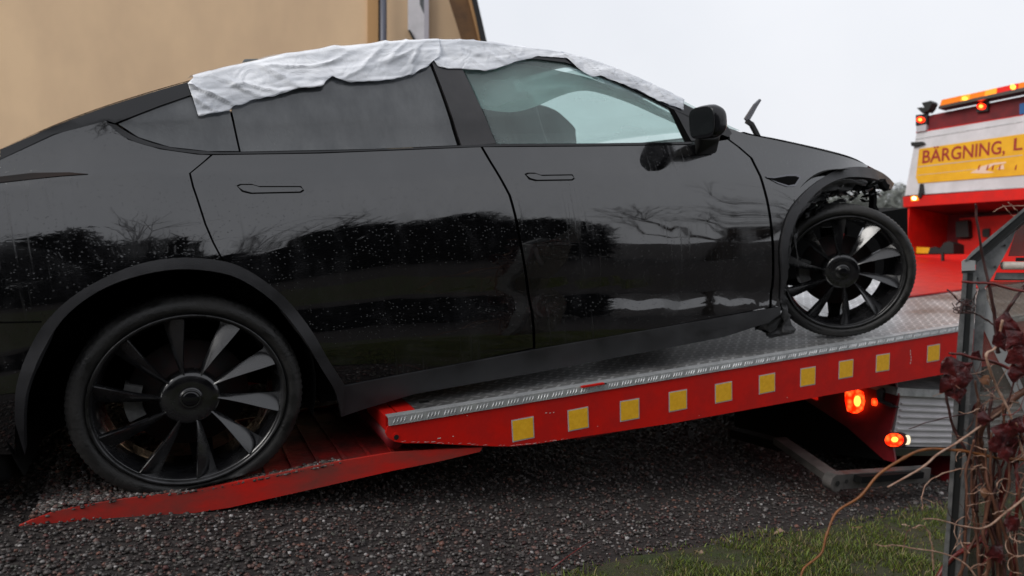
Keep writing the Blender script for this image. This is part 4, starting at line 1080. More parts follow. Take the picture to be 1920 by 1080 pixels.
# --- chassis, rear panel with tail lamps, tool box
tdir = Vector((hd.x*.9895, hd.y*.9895, -.1445)).normalized(); tup = (UP-tdir*UP.dot(tdir)).normalized(); tl = tup.cross(tdir)
pc = on_plane(1680, 800, E0+el*.06, el)        # near lower corner of the truck's tail
def tk(s, l, h): return pc+tdir*s+tl*l+tup*h
def tpx(px, py, l): p = on_plane(px, py, pc+tl*l, tl)-pc; return p.dot(tdir), p.dot(tup)
def tface(px, py, s=0.0): p = on_plane(px, py, pc+tdir*s, tdir)-pc; return p.dot(tl), p.dot(tup)
def tbox(name, s, l, h, m, parent=TR):
    V, Fc = box8(tk(sum(s)/2, sum(l)/2, sum(h)/2), tdir*(s[1]-s[0]), tl*(l[1]-l[0]), tup*(h[1]-h[0])); return mk(name, V, Fc, m, parent, world=True)
def fpoly(name, pts, s, th, m, parent=TR):
    """polygon on the plane facing the truck's rear, from pixels; grows towards the rear by th"""
    P_ = []
    for x, y in pts: l, h = tface(x, y, s); P_.append(tk(s, l, h))
    V, Fc = prism(P_, -tdir*th); o = mk(name, V, Fc, m, parent, world=True)
    bm = bmesh.new(); bm.from_mesh(o.data); bmesh.ops.recalc_face_normals(bm, faces=bm.faces); bm.to_mesh(o.data); bm.free(); return o
tail = fpoly('tail_panel', [(1500, 700), (1676, 700), (1688, 742), (1672, 806), (1682, 868), (1660, 862), (1590, 800), (1500, 742)], .012, .012, red_dark)
def oval(cx, cy, rx, ry, n=22): return [(cx+rx*math.cos(2*math.pi*k/n), cy+ry*math.sin(2*math.pi*k/n)) for k in range(n)]
tlp = fpoly('tail_lamp', [(1592, 733), (1606, 729), (1619, 735), (1622, 752), (1618, 769), (1607, 775), (1596, 771), (1592, 752)], -.001, .03, lamp_red)
fpoly('lamp_core', oval(1608, 752, 6, 10), -.033, .004, lamp_hot, tlp)
fpoly('tail_lamp', [(1516, 738), (1533, 734), (1534, 750), (1524, 746)], -.001, .02, lamp_redoff)
fpoly('lamp_bracket', [(1588, 728), (1628, 726), (1630, 778), (1588, 778)], .0005, .001, red_dark)
fpoly('indicator_lamp', oval(1642, 754, 3.2, 7), -.001, .02, lamp_red)
fpoly('dark_backing', [(1380, 700), (1679, 700), (1686, 742), (1670, 806), (1680, 866), (1560, 850), (1380, 800)], .045, .012, inner_black)  # black sheet added to keep the space under the bed dark
sl = fpoly('marker_lamp_housing', oval(1684, 825, 22, 15), -.004, .02, black_p)
ll = fpoly('marker_lamp', oval(1678, 825, 16, 12.5), -.025, .012, lamp_red)
fpoly('lamp_core', oval(1678, 824, 6, 5), -.0375, .003, lamp_hot, ll)
fpoly('side_lens', oval(1703, 825, 4.5, 9), -.006, .016, lamp('warm white lens', (1, .85, .55), .8))
tbox('chassis_rail', (.35, 5.0), (.62, .72), (-.18, .05), inner_black); tbox('chassis_rail', (.35, 5.0), (1.45, 1.55), (-.18, .05), inner_black)
tbox('chassis_floor', (.05, 4.8), (.1, 2.1), (.06, .12), inner_black)
# aluminium side locker, corrugated
sd = []
s_a, h_a = tpx(1682, 742, .04); s_b, h_b = tpx(1682, 850, .04)
lk = tbox('side_locker', (s_a+.03, s_a+1.5), (.045, .50), (h_b+.035, h_a+.005), white_p)
nb = 7
for k in range(nb):
    h = h_b+.06+(h_a-h_b-.10)*k/(nb-1); 
    tbox('corrugation', (s_a+.04, s_a+1.49), (.033, .045), (h-.003, h+.005), white_p, lk)
tbox('locker_lid', (s_a-.03, s_a+1.55), (.02, .52), (h_a-.005+.01, h_a+.045), alu, lk)
tbox('locker_sill', (s_a+.02, s_a+1.5), (.03, .5), (h_b-.01, h_b+.03), steel_dark, lk)
fpoly('locker_bracket', [(1648, 732), (1657, 727), (1661, 732), (1659, 750), (1674, 755), (1688, 765), (1674, 764), (1650, 753)], -.006, .02, steel_dark)
# underlift: swinging arm and cross bar with an eye at its end
def wpx(px, py, d): return P(px, py, d)
def bar_px(name, pts, depths, w_, h_, m):
    P_ = [P(x, y, d) for (x, y), d in zip(pts, depths)]; V = []; 
    d = (P_[-1]-P_[0]).normalized(); s = d.cross(UP).normalized(); u = s.cross(d)
    return mk(name, *box8((P_[0]+P_[-1])/2, (P_[-1]-P_[0]), s*w_, u*h_), m, TR, world=True)
arm_m = mat('greasy grey steel', (.05, .048, .045), .5, metal=.3, col2=(.11, .10, .095), noise_amt=.8, noise_scale=12, rough2=.7)
bar_px('underlift_arm', [(1462, 826), (1562, 896)], [3.95, 3.42], .07, .035, arm_m)
bar_px('underlift_arm', [(1380, 812), (1470, 836)], [4.4, 3.93], .08, .05, inner_black)
bar_px('underlift_bar', [(1562, 901), (1735, 888)], [3.40, 3.75], .05, .070, arm_m)
bar_px('bar_groove', [(1605, 897), (1722, 888)], [3.42, 3.68], .055, .030, inner_black)
e0 = P(1560, 902, 3.385); n_e = -lat
def eye(name, c, r, th, m, off=0):
    pts = [c+hd*r*math.cos(2*math.pi*k/24)+UP*r*math.sin(2*math.pi*k/24)-lat*off for k in range(24)]
    V, Fc = prism(pts[::-1], -lat*th); return mk(name, V, Fc, m, TR, world=True)
eye('bar_eye', e0+lat*.02, .040, .05, arm_m); eye('eye_hole', e0, .012, .002, black_p, off=.0305); eye('eye_hole', e0+hd*.055, .010, .002, black_p, off=.0305)
# wheels of the truck
def truck_wheel(s, l, r=.42, sgn=1):
    c = tk(s, l, 0); c.z = ground_z(c.x, c.y)+r-.02
    prof_ = [(.0, .02), (.10, .02), (.12, .06), (.20, .07), (.24, .0), (.30, -.01), (r-.03, .0), (r, .04), (r, .22), (r-.04, .26), (.24, .26)]
    V = []; Fc = []; n = len(prof_); seg = 40
    for k in range(seg):
        a = 2*math.pi*k/seg
        for rr, y in prof_: V.append(c+tdir*rr*math.cos(a)+tup*rr*math.sin(a)+tl*y*sgn)
    for k in range(seg):
        for i in range(n-1): a = k*n+i; b = ((k+1) % seg)*n+i; Fc.append((a, a+1, b+1, b))
    mk('truck_wheel', V, Fc, rubber, TR, world=True, smooth=True)
truck_wheel(1.15, .08); truck_wheel(1.15, 2.1, sgn=-1); truck_wheel(4.9, .08); truck_wheel(4.9, 2.1, sgn=-1)
tbox('mudguard', (.62, .66), (.06, .42), (-.62, -.12), red_dark)
tbox('mudguard', (.5, .53), (.60, 2.0), (-.42, .0), inner_black)

# --- bulkhead with sign behind the bed
SB = None
pb = dk(S_END-.02, DW, 0)
BS = (pb-pc).dot(tdir)
def bpoly(name, pts, th, m, parent=TR, s=0.0): return fpoly(name, pts, BS+s, th, m, parent)
bh = bpoly('cab_back_wall', [(1724, 221), (1773, 210), (2330, 100), (2330, 560), (1690, 560), (1690, 470)], .0, red_dark)
# recess body (box behind), built from world boxes
l0_, h0_ = tface(1700, 388, BS); l1_, h1_ = tface(2300, 360, BS); _, h2_ = tface(1710, 492, BS)
bpy.data.objects.remove(bh)
def bsolid(name, pts, depth, m, parent=TR, s=0.0):
    """solid running from the plane towards the cab"""
    return fpoly(name, pts, BS+s, -depth, m, parent)
top = bsolid('cab_back_upper', [(1724, 220.5), (1773, 210), (1920, 180), (2330, 96), (2330, 330), (1920, 376), (1698, 389), (1698, 367), (1720, 250)], 1.6, red_dark)
bsolid('cab_back_lower', [(1693, 478), (2330, 470), (2330, 640), (1690, 560)], 1.6, red)
bsolid('cab_post', [(1698, 389), (1706, 388), (1700, 478), (1691, 478)], 1.6, red)
bsolid('locker_back', [(1698, 388), (2330, 340), (2330, 480), (1691, 480)], 1.0, red_dark, s=.55)
wp = bpoly('white_panel', [(1720, 250), (1920, 216), (2330, 146), (2330, 310), (1920, 353), (1698, 367)], .012, white_p)
for y0, y1 in ((262, 229), (366, 352)):
    bpoly('panel_rib', [(1719, y0), (1920, y1), (1920, y1-1.2), (1719, y0-1.2)], .016, alu, wp)
yp = bpoly('sign_panel', [(1726, 280), (1920, 252), (2280, 196), (2280, 283), (1920, 329), (1724, 344.5), (1720, 333)], .020, sign_y)
bpoly('panel_seam', [(1724, 313), (1920, 291), (1920, 292.2), (1724, 314.2)], .0215, grey_b, yp)
bpoly('panel_seam', [(1723, 329), (1830, 318), (1830, 318.7), (1723, 329.7)], .0212, grey_b, yp)
bpoly('red_strip', [(1697, 370), (1920, 354), (2330, 312), (2330, 334), (1920, 375), (1698, 389)], .03, red)
bpoly('red_strip', [(1719, 250), (1920, 217), (1920, 215.5), (1719, 248)], .014, red)
# lettering
def lettering(txt, px0, px1, top_l, bot_l, top_r, bot_r, parent):
    cu = bpy.data.curves.new('t', 'FONT'); cu.body = txt; cu.resolution_u = 3; cu.offset = .016
    to = bpy.data.objects.new('t', cu); col.objects.link(to)
    dg = bpy.context.evaluated_depsgraph_get(); me = bpy.data.meshes.new_from_object(to.evaluated_get(dg))
    bpy.data.objects.remove(to)
    co = np.array([v.co[:] for v in me.vertices]); x0, x1 = co[:, 0].min(), co[:, 0].max(); caph = .70
    V = []
    for x, y, z in co:
        u = (x-x0)/(x1-x0); v = y/caph; px = px0+(px1-px0)*u; yb = bot_l+(bot_r-bot_l)*u; yt = top_l+(top_r-top_l)*u
        l, h = tface(px-1.6*v*0+1.5*v, yb+(yt-yb)*v, BS-.0225); V.append(tk(BS-.0225, l, h))
    Fc = [tuple(p.vertices) for p in me.polygons]
    mk('lettering', V, Fc, letter_m, parent, world=True)
lettering('BÄRGNING,', 1729, 1884, 282.5, 306, 262.5, 287, yp)
lettering('L', 1900, 1917, 259.5, 282, 257, 280, yp)
# faded writing rubbed off under it
for pts in ([(1822, 325), (1845, 312), (1868, 306), (1890, 304), (1888, 307), (1866, 310), (1850, 320), (1868, 324), (1850, 326)], [(1872, 318), (1884, 308), (1886, 318)]):
    bpoly('worn_patch', pts, .0215, mat('pale worn foil', (.70, .50, .38), .6), yp)
for x in (1836, 1852, 1862, 1875, 1905):
    bpoly('worn_stroke', [(x, 320), (x+2, 312), (x+5, 309), (x+3, 319)], .0222, letter_m, yp)
# light bar and lamps
lb = bpoly('light_bar', [(1773, 208), (1920, 178), (2250, 110), (2250, 104), (1920, 171.5), (1774, 203)], .10, steel_dark)
ls = [((1774, 203), (1778, 191), (1815, 183), (1813, 196), lamp_orange2), ((1813, 196), (1815, 183), (1831, 180), (1829, 192.5), lamp_orange), ((1830, 192.3), (1832, 180), (1860, 173.8), (1858, 186), lamp_orange2), ((1858, 186), (1860, 173.8), (1881, 169), (1880, 181), lamp_orange), ((1881, 181), (1882, 169), (1921, 160.5), (1921, 172), lamp_redoff), ((1922, 172), (1922, 160.5), (2060, 132), (2060, 144), lamp_orange2), ((2061, 144), (2061, 132), (2245, 94), (2245, 106), lamp_orange2)]
for a, b, c, d, m in ls: bpoly('beacon_segment', [a, b, c, d], .09, m, lb)
bpoly('beacon_glow', oval(1912.5, 167.5, 5, 5), .098, lamp_hot, lb)
bpoly('beacon_glow', oval(1822, 189, 5, 3.5), .096, lamp('amber glow', (1, .45, .05), 2.2), lb)
for (x, y, r) in ((1731, 226, 6.5), (1845, 201, 7)):
    h_ = bpoly('strobe_housing', [(x-10, y-9), (x+11, y-12), (x+11, y+8), (x-10, y+11)], .03, black_p)
    k_ = bpoly('strobe_lens', oval(x, y, r*1.15, r*.85), .04, lamp_red, h_); bpoly('strobe_core', oval(x, y, r*.5, r*.4), .044, lamp_hot, h_)
bpoly('reversing_lamp', [(1722, 238), (1741, 234), (1740, 246), (1722, 249)], .03, grey_b)
bpoly('blue_sticker', [(1912, 195), (1930, 191), (1930, 211), (1912, 215)], .004, mat('blue foil', (.02, .10, .28), .4))
bpoly('work_lamp', [(1739, 196), (1756, 192), (1759, 196), (1753, 208), (1748, 213), (1744, 206)], .08, black_p)
bpoly('work_lamp', [(1727, 205), (1736, 203), (1744, 206), (1743, 213), (1738, 215)], .06, black_p)
bpoly('door_hinge', [(1713, 268), (1735, 267), (1738, 271), (1722, 276), (1714, 275)], .04, black_p)
bpoly('door_hook', [(1731, 348), (1734, 346), (1736, 362), (1733, 372), (1727, 372), (1729, 362)], .05, black_p)
gl_ = bpoly('amber_side_lamp', [(1712, 369), (1726, 368), (1727, 377), (1713, 378)], .035, lamp_orange)
bpoly('lamp_core', oval(1719, 373, 4, 3), .038, lamp('amber core', (1, .62, .25), 6), gl_)
# contents of the open locker
def inrec(name, pts, s, th, m): return fpoly(name, pts, BS+s, th, m)
inrec('locker_lamp', [(1720, 396), (1745, 394), (1745, 407), (1721, 409)], .50, .05, grey_b)
inrec('black_case', [(1807, 419), (1830, 417), (1832, 447), (1808, 448)], .50, .12, black_p)
inrec('red_cabinet', [(1812, 416), (1812, 412), (2100, 392), (2100, 480), (1809, 480), (1809, 452), (1834, 450), (1833, 414)], .54, .10, red)
inrec('cabinet_opening', [(1843, 430), (1856, 428), (1856, 446), (1843, 444)], .43, .01, black_p)
inrec('yellow_strap_roll', [(1712, 477), (1714, 467), (1722, 465), (1758, 467), (1763, 470), (1762, 478)], .25, .12, sign_y)
inrec('dark_tool_bag', [(1760, 479), (1764, 468), (1774, 466), (1782, 470), (1790, 459), (1800, 456), (1808, 460), (1808, 479)], .25, .15, black_p)
bpoly('grey_rail', [(1706, 494), (1920, 496), (1920, 502), (1706, 500)], .10, steel_dark)
bpoly('grey_rail', [(1706, 502), (1920, 505), (1920, 508), (1706, 505)], .06, alu)
inrec('hanging_strap', [(1767, 474), (1771, 474), (1771, 500), (1767, 500)], -.15, .02, black_p)
bpoly('rail_end', [(1706, 510), (1730, 512), (1731, 516), (1708, 515)], .25, black_p)
# cab in front of the bulkhead
cab = tbox('cab_body', (BS+1.7, BS+3.3), (.12, 2.15), (-.2, 1.5), red)
tbox('cab_window', (BS+2.1, BS+2.9), (.10, .12), (.75, 1.3), glass_dark, cab)

# ================================================================== house
house = empty('ochre_house', (-1.5, 8.6, .3))
tag(house, 'ochre rendered house with steep gable edge and downpipe behind the car', 'house')
HY = 8.6
hn = Vector((.10, -1, 0)).normalized()
hp0 = Vector((0, HY, 0)); hr = Vector((1, .10, 0)).normalized()
def H(px, py, off=0.0): return on_plane(px, py, hp0+hn*off, hn)
def hpoly(name, pts, off, th, m, parent=house):
    V, Fc = prism([H(x, y, off) for x, y in pts], -hn*th); o = mk(name, V, Fc, m, parent, world=True)
    bm = bmesh.new(); bm.from_mesh(o.data); bmesh.ops.recalc_face_normals(bm, faces=bm.faces); bm.to_mesh(o.data); bm.free(); return o
wl = hpoly('wall', [(-1500, -700), (700, -700), (870, -20), (896, 90), (930, 260), (930, 560), (-1500, 560)], 0, .25, wall_m)
hpoly('wall_band', [(689, -60), (709, -60), (709, 330), (689, 330)], .03, .03, mat('brown band render', (.50, .29, .13), .85))  # vertical band of brown, darker than the ochre wall
dp = hpoly('downpipe_recess', [(710.5, -60), (713.5, -60), (713.5, 330), (710.5, 330)], .02, .02, black_p)
V, Fc = tube([H(719, -60, .10), H(719, 330, .10)], .036, 14); mk('downpipe', V, Fc, mat('grey blue downpipe', (.09, .095, .12), .45, metal=.2), house, world=True, smooth=True)
wn = hpoly('window', [(764, -60), (797, -60), (798, 330), (776, 330), (779, 76), (765, 55)], .06, .06, white_p)
hpoly('window_reveal', [(787, -60), (797, -60), (797, 30), (792, 20), (787, 8)], .064, .003, mat('dull window glass', (.08, .085, .09), .15), wn)
hpoly('window_frame', [(795, -60), (804, -60), (804, 330), (796, 330)], .075, .075, mat('pale grey frame', (.42, .40, .44), .5), wn)
hpoly('bracket', [(765, 56), (769, 56), (781, 78), (777, 79)], .08, .05, black_p)
sof = mat('dark shadowed boards', (.17, .085, .03), .7, col2=(.07, .035, .015), noise_amt=.9, noise_scale=3)  # diagonal shadow under the verge is put into this dark brown
rfp = hpoly('soffit', [(838, -60), (842, 0), (866, 76), (930, 300), (960, 300), (900, 76), (878, 0), (866, -60)], .30, .03, sof)
bb = hpoly('verge_board', [(872, -60), (879, 0), (898, 76), (950, 300), (958, 300), (903, 76), (884, 0), (877, -60)], .34, .04, mat('brown verge board', (.40, .22, .09), .6))
hpoly('roof', [(879, -60), (886, 0), (901, 76), (955, 300), (968, 300), (912.5, 76), (895, 0), (882, -60)], .36, 5.0, mat('dark roof felt', (.012, .012, .013), .7))

# ================================================================== greenhouse frame at the right edge
GD = 1.9
gh = empty('greenhouse', P(1780, 1100, GD)); 
tag(gh, 'grey aluminium greenhouse corner with sloping glazing bar, overgrown by a creeper', 'greenhouse')
gfw = Vector((0, 1, 0)); 
def g(px, py, d=GD): return P(px, py, d)
def gprism(name, pts, d, th, m, parent=gh):
    V, Fc = prism([P(x, y, d) for x, y in pts], ray(1800, 700)*th); o = mk(name, V, Fc, m, parent, world=True)
    bm = bmesh.new(); bm.from_mesh(o.data); bmesh.ops.recalc_face_normals(bm, faces=bm.faces); bm.to_mesh(o.data); bm.free(); return o
gal = mat('weathered aluminium', (.33, .335, .335), .38, metal=.55, col2=(.13, .135, .135), noise_amt=.8, noise_scale=20, rough2=.55)
gdk = mat('dark aluminium groove', (.035, .037, .037), .4, metal=.4)
glt = mat('pale aluminium', (.42, .43, .43), .4, metal=.4)
post = gprism('corner_post', [(1806, 505), (1832, 505), (1799, 1110), (1763, 1110), (1776, 960), (1795, 640)][::1], GD, .05, gal)
gprism('post_fin', [(1806, 512), (1814, 512), (1774, 1110), (1763, 1110), (1776, 960), (1795, 640)], GD-.006, .006, gal, post)
gprism('post_groove', [(1815, 512), (1825, 512), (1788, 1110), (1775, 1110)], GD-.0015, .0015, gdk, post)
gprism('post_flange', [(1838, 530), (1850, 545), (1812, 1110), (1797, 1110), (1830, 560)], GD+.02, .004, gal, post)
gprism('post_cap', [(1803, 490), (1808, 486), (1829, 489), (1829, 507), (1803, 508)], GD-.012, .05, glt)
bar = gprism('glazing_bar', [(1809, 488), (1822, 474), (1924, 389), (1924, 412), (1829, 492), (1812, 490)], GD-.01, .05, gdk)
gprism('glazing_lip', [(1809, 488), (1822, 472), (1924, 387), (1924, 393), (1825, 478), (1814, 488)], GD-.016, .02, gal, bar)
gprism('glazing_groove', [(1822, 490), (1924, 404), (1924, 406), (1826, 490)], GD-.0115, .001, black_p, bar)
gus = gprism('gusset_plate', [(1830, 492), (1906, 430), (1898, 452), (1872, 500), (1850, 536), (1838, 545), (1829, 530)], GD+.012, .004, gal)
for x, y in ((1866, 500), (1884, 460), (1832, 522)):
    V, Fc = tube([P(x, y, GD+.012), P(x, y, GD+.006)], .003, 8); mk('bolt', V, Fc, gdk, gus, world=True)
gprism('brace', [(1834, 560), (1846, 548), (1880, 640), (1930, 752), (1930, 792), (1868, 668), (1836, 600)], GD+.03, .012, glt)
V, Fc = tube([P(1880, 498, GD+.02), P(2100, 500, GD+.02)], .0105, 12); mk('horizontal_rail', V, Fc, mat('dirty white rail', (.55, .50, .45), .5, col2=(.36, .31, .27), noise_amt=.8, noise_scale=30), gh, world=True, smooth=True)
gprism('horizontal_rail', [(1868, 511), (2100, 513), (2100, 525), (1864, 523)], GD+.03, .03, gal)
gprism('horizontal_rail', [(1905, 483), (2100, 480), (2100, 486), (1905, 488)], GD+.05, .02, gdk)
gprism('glass_pane', [(1850, 527), (2100, 529), (2070, 1130), (1812, 1130)], GD+.035, .004, glass_mat('grimy greenhouse glass', (.75, .76, .74), .30, (.30, .27, .24)))
gprism('glass_pane', [(1824, 474), (1926, 389), (2100, 250), (2100, 480), (1890, 480), (1906, 430), (1830, 490)], GD+.06, .004, glass_mat('grimy roof glass', (.62, .63, .62), .35, (.25, .24, .23)))
gprism('glass_pane', [(1808, 986), (1805, 1110), (1990, 1110), (1990, 986)], GD+.045, .003, bpy.data.materials['grimy greenhouse glass'])

# ================================================================== creeper
vine = empty('climbing_vine', P(1860, 1110, 1.85))
tag(vine, 'bare brown climbing vine with wet dark red leaves tangled round the greenhouse post', 'vine')
vm = [mat('brown vine bark', (.075, .028, .018), .55, col2=(.14, .06, .035), noise_amt=.9, noise_scale=60),
      mat('dark vine bark', (.022, .010, .009), .5, col2=(.06, .02, .018), noise_amt=.8, noise_scale=50),
      mat('red vine shoot', (.16, .018, .016), .4, col2=(.07, .015, .012), noise_amt=.8, noise_scale=40),
      mat('pale dry tendril', (.36, .24, .18), .55, col2=(.22, .11, .07), noise_amt=.8, noise_scale=60),
      mat('orange brown runner', (.22, .075, .018), .5, col2=(.11, .04, .012), noise_amt=.8, noise_scale=40)]
def stem(pts, r0, r1, m, d0=1.86, d1=1.86, wob=1.0, name='stem', n=7):
    k = len(pts); W = []
    q = spl(pts, n); N = len(q)
    ph1 = random.uniform(0, 20)
    for i, (x, y) in enumerate(q):
        t = i/(N-1); d = d0+(d1-d0)*t+.02*noise.noise(Vector((t*4, ph1, 0)))
        W.append(P(x+wob*noise.noise(Vector((t*9, ph1, 1)))*2, y+wob*noise.noise(Vector((t*9, ph1, 5)))*2, d))
    rr = [(r0+(r1-r0)*i/(N-1))*(1+.12*noise.noise(Vector((i*.7, ph1, 9)))+(.35 if i % (n*2) == 0 and i else 0)) for i in range(N)]
    V, Fc = tube(W, rr, 6); return mk(name, V, Fc, vm[m], vine, world=True, smooth=True)
stem([(1925, 862), (1860, 856), (1800, 846), (1740, 842), (1695, 858), (1650, 888), (1614, 930), (1570, 960), (1550, 1000), (1540, 1038), (1507, 1066), (1500, 1090)], .0042, .0022, 4, 1.84, 1.75)
stem([(1665, 913), (1700, 893), (1733, 874), (1760, 850), (1800, 826), (1850, 790), (1895, 760)], .0022, .003, 3, 1.78, 1.84)
stem([(1829, 384), (1832, 410), (1841, 470), (1851, 520), (1862, 580), (1869, 630), (1872, 660)], .0024, .0045, 1, 1.80, 1.84)
stem([(1704, 804), (1750, 789), (1800, 778), (1850, 768), (1890, 757)], .0013, .002, 1, 1.8, 1.84)
stem([(1772, 716), (1778, 760), (1790, 806), (1812, 850), (1828, 900), (1832, 960)], .0030, .0042, 1, 1.83, 1.86)
stem([(1930, 728), (1895, 750), (1868, 775), (1842, 798), (1836, 830), (1846, 880), (1862, 940), (1872, 1000), (1880, 1100)], .009, .008, 0, 1.84, 1.88)
stem([(1727, 933), (1740, 905), (1768, 888), (1800, 880), (1850, 878)], .0012, .002, 3, 1.80, 1.84)
stem([(1727, 933), (1730, 945), (1729, 957)], .0013, .0008, 3, 1.80, 1.80); stem([(1727, 933), (1745, 940), (1757, 947)], .001, .0006, 3, 1.8, 1.8)
stem([(1640, 1020), (1660, 1024), (1673, 1021), (1700, 1026), (1750, 1034), (1800, 1050), (1830, 1080)], .0012, .0022, 3, 1.78, 1.84)
stem([(1804, 528), (1830, 530), (1860, 532), (1890, 540), (1925, 548)], .0030, .0034, 2, 1.82, 1.82)
stem([(1925, 532), (1900, 565), (1878, 600), (1868, 640)], .0038, .0045, 1, 1.82, 1.84)
stem([(1776, 543), (1792, 558), (1800, 566)], .002, .0022, 1, 1.85, 1.84); stem([(1800, 566), (1820, 575), (1826, 560), (1832, 545)], .0015, .001, 1, 1.84, 1.82)
stem([(1806, 580), (1830, 588), (1850, 600), (1868, 612)], .002, .0024, 1, 1.83, 1.83)
for k in range(7): 
    a0 = random.uniform(0, 6); stem([(1802+random.uniform(-8, 22)+10*math.cos(a0+t*1.6), 570+random.uniform(-2, 12)+9*math.sin(a0+t*1.6)) for t in range(5)], .0012, .001, 1, 1.82, 1.86)
stem([(1925, 386), (1895, 386), (1876, 390), (1862, 398)], .0013, .0008, 3, 1.8, 1.78); stem([(1890, 380), (1900, 388), (1910, 400)], .001, .0008, 3, 1.79, 1.79); stem([(1880, 384), (1895, 402), (1905, 404)], .0008, .0006, 3, 1.79, 1.79)
stem([(1780, 662), (1800, 664), (1830, 672), (1860, 678), (1900, 694), (1925, 700)], .0032, .0045, 2, 1.80, 1.84)
stem([(1843, 670), (1830, 700), (1810, 690)], .001, .0008, 1)
stem([(1880, 600), (1868, 650), (1850, 665), (1858, 700), (1876, 740), (1896, 780), (1915, 840), (1925, 880)], .0034, .003, 3, 1.80, 1.84)
stem([(1925, 660), (1890, 690), (1862, 736), (1838, 742)], .0012, .0009, 3)
stem([(1925, 930), (1870, 975), (1840, 990), (1800, 985), (1760, 975), (1730, 972)], .003, .0012, 3, 1.82, 1.78)
for i, (x0, x1) in enumerate(((1790, 1812), (1806, 1840), (1822, 1826), (1835, 1868), (1848, 1842), (1858, 1890), (1872, 1858), (1885, 1905), (1900, 1880), (1912, 1918), (1865, 1832), (1895, 1925), (1840, 1885), (1910, 1850))):
    y1 = random.uniform(700, 860); p = []
    for k in range(6): t = k/5; p.append((x1+(x0-x1)*t+random.uniform(-16, 16), y1+(1120-y1)*t))
    stem(p, random.uniform(.0018, .0035), random.uniform(.003, .006), random.choice((0, 1, 2, 2, 0)), 1.80+random.random()*.05, 1.86+random.random()*.05)
stem([(1925, 780), (1900, 850), (1880, 920), (1870, 960), (1840, 1010), (1780, 1050), (1745, 1110)], .006, .007, 2, 1.86, 1.9)
stem([(1925, 1000), (1890, 960), (1850, 900), (1846, 860)], .004, .0028, 0, 1.86, 1.9)
for k in range(64):
    x = random.uniform(1795, 1925); y = random.uniform(700, 1090); a = random.uniform(-.9, .9)+(math.pi if random.random() < .5 else 0); ln = random.uniform(22, 70); cv = random.uniform(-1.3, 1.3)
    if x+ln*math.cos(a) < 1700: continue
    p = [(x+ln*t*math.cos(a+cv*t), y+ln*t*math.sin(a+cv*t)) for t in (0, .33, .66, 1)]
    stem(p, random.uniform(.0008, .0018), .0006, random.choice((1, 3, 3, 3, 2, 0)), 1.78+random.random()*.1, 1.78+random.random()*.1, n=5, name='tendril')
for k in range(9):
    cx = random.uniform(1800, 1920); cy = random.uniform(860, 1070); r_ = random.uniform(10, 28); a0 = random.uniform(0, 6)
    stem([(cx+r_*math.cos(a0+t*.8), cy+r_*.8*math.sin(a0+t*.8)) for t in range(6)], .0013, .001, random.choice((3, 3, 0)), 1.8, 1.85, name='tendril')
stem([(1712, 990), (1730, 986), (1742, 1000), (1748, 1030), (1750, 1070)], .0016, .0022, 3, 1.80, 1.84); stem([(1694, 1030), (1700, 1000), (1712, 990)], .001, .0008, 0, 1.8, 1.8)
leaf_m = [mat('wet dark red leaf', (.075, .010, .010), .3, spec=.4, col2=(.022, .005, .006), noise_amt=.9, noise_scale=40, bump=.5, bump_scale=90), mat('dry brown leaf', (.22, .11, .055), .5, col2=(.12, .05, .03), noise_amt=.8, noise_scale=50)]
def leaf(px, py, size, ang, m, d=1.80, curl=.6):
    V = []; Fc = []; nx, ny = 6, 8; s = size/F*d
    rx = ray(960+F, 540)-ray(960, 540); rr_ = rx.normalized(); ru = Vector((0, SP, CP)); rf = rr_.cross(ru)*-1
    ca, sa = math.cos(ang), math.sin(ang); ph1 = random.uniform(0, 9); tw = random.uniform(-.8, .8)
    for j in range(ny+1):
        v = j/ny; wd = (math.sin(math.pi*min(1, v)**1.5)**.8 if 0 < v < 1 else 0.02)*.46*(1+.16*math.sin(v*13+ph1))
        for i in range(nx+1):
            u = (i/nx-.5)*2; x = u*wd; y = v-.5
            z = curl*(abs(u)*wd*1.1*(1-.3*v))+curl*.5*(v-.5)**2+.10*noise.noise(Vector((u*2+ph1, v*3, 2)))+tw*x*y
            X = x*ca-y*sa; Y = x*sa+y*ca
            V.append(P(px, py, d)+(rr_*X+ru*Y+rf*z)*s)
    for j in range(ny):
        for i in range(nx): a = j*(nx+1)+i; Fc.append((a, a+1, a+nx+2, a+nx+1))
    o = mk('leaf', V, Fc, leaf_m[m], vine, smooth=True, world=True); return o
for x, y, s, a, m in ((1786, 690, 46, .5, 0), (1802, 712, 54, -.4, 0), (1783, 722, 44, 1.0, 0), (1797, 738, 42, .2, 0), (1812, 690, 34, 2.2, 0), (1891, 612, 52, 1.2, 0), (1880, 640, 40, .3, 0), (1903, 640, 46, -.8, 0), (1896, 622, 40, 2.4, 0), (1916, 670, 50, .6, 0), (1925, 690, 46, -.5, 0), (1908, 700, 36, 1.6, 0), (1838, 770, 34, .3, 0), (1848, 786, 30, 1.4, 0), (1884, 816, 48, -.2, 0), (1878, 836, 44, .6, 0), (1900, 826, 46, -1.0, 0), (1888, 852, 36, .2, 0), (1912, 800, 40, .9, 0), (1850, 714, 22, .6, 1), (1849, 925, 20, 1.5, 1), (1870, 1040, 40, .4, 0), (1900, 985, 36, -.7, 0), (1832, 668, 22, .9, 0)):
    leaf(x, y, s, a, m, d=1.78+random.random()*.06, curl=random.uniform(.1, .45))
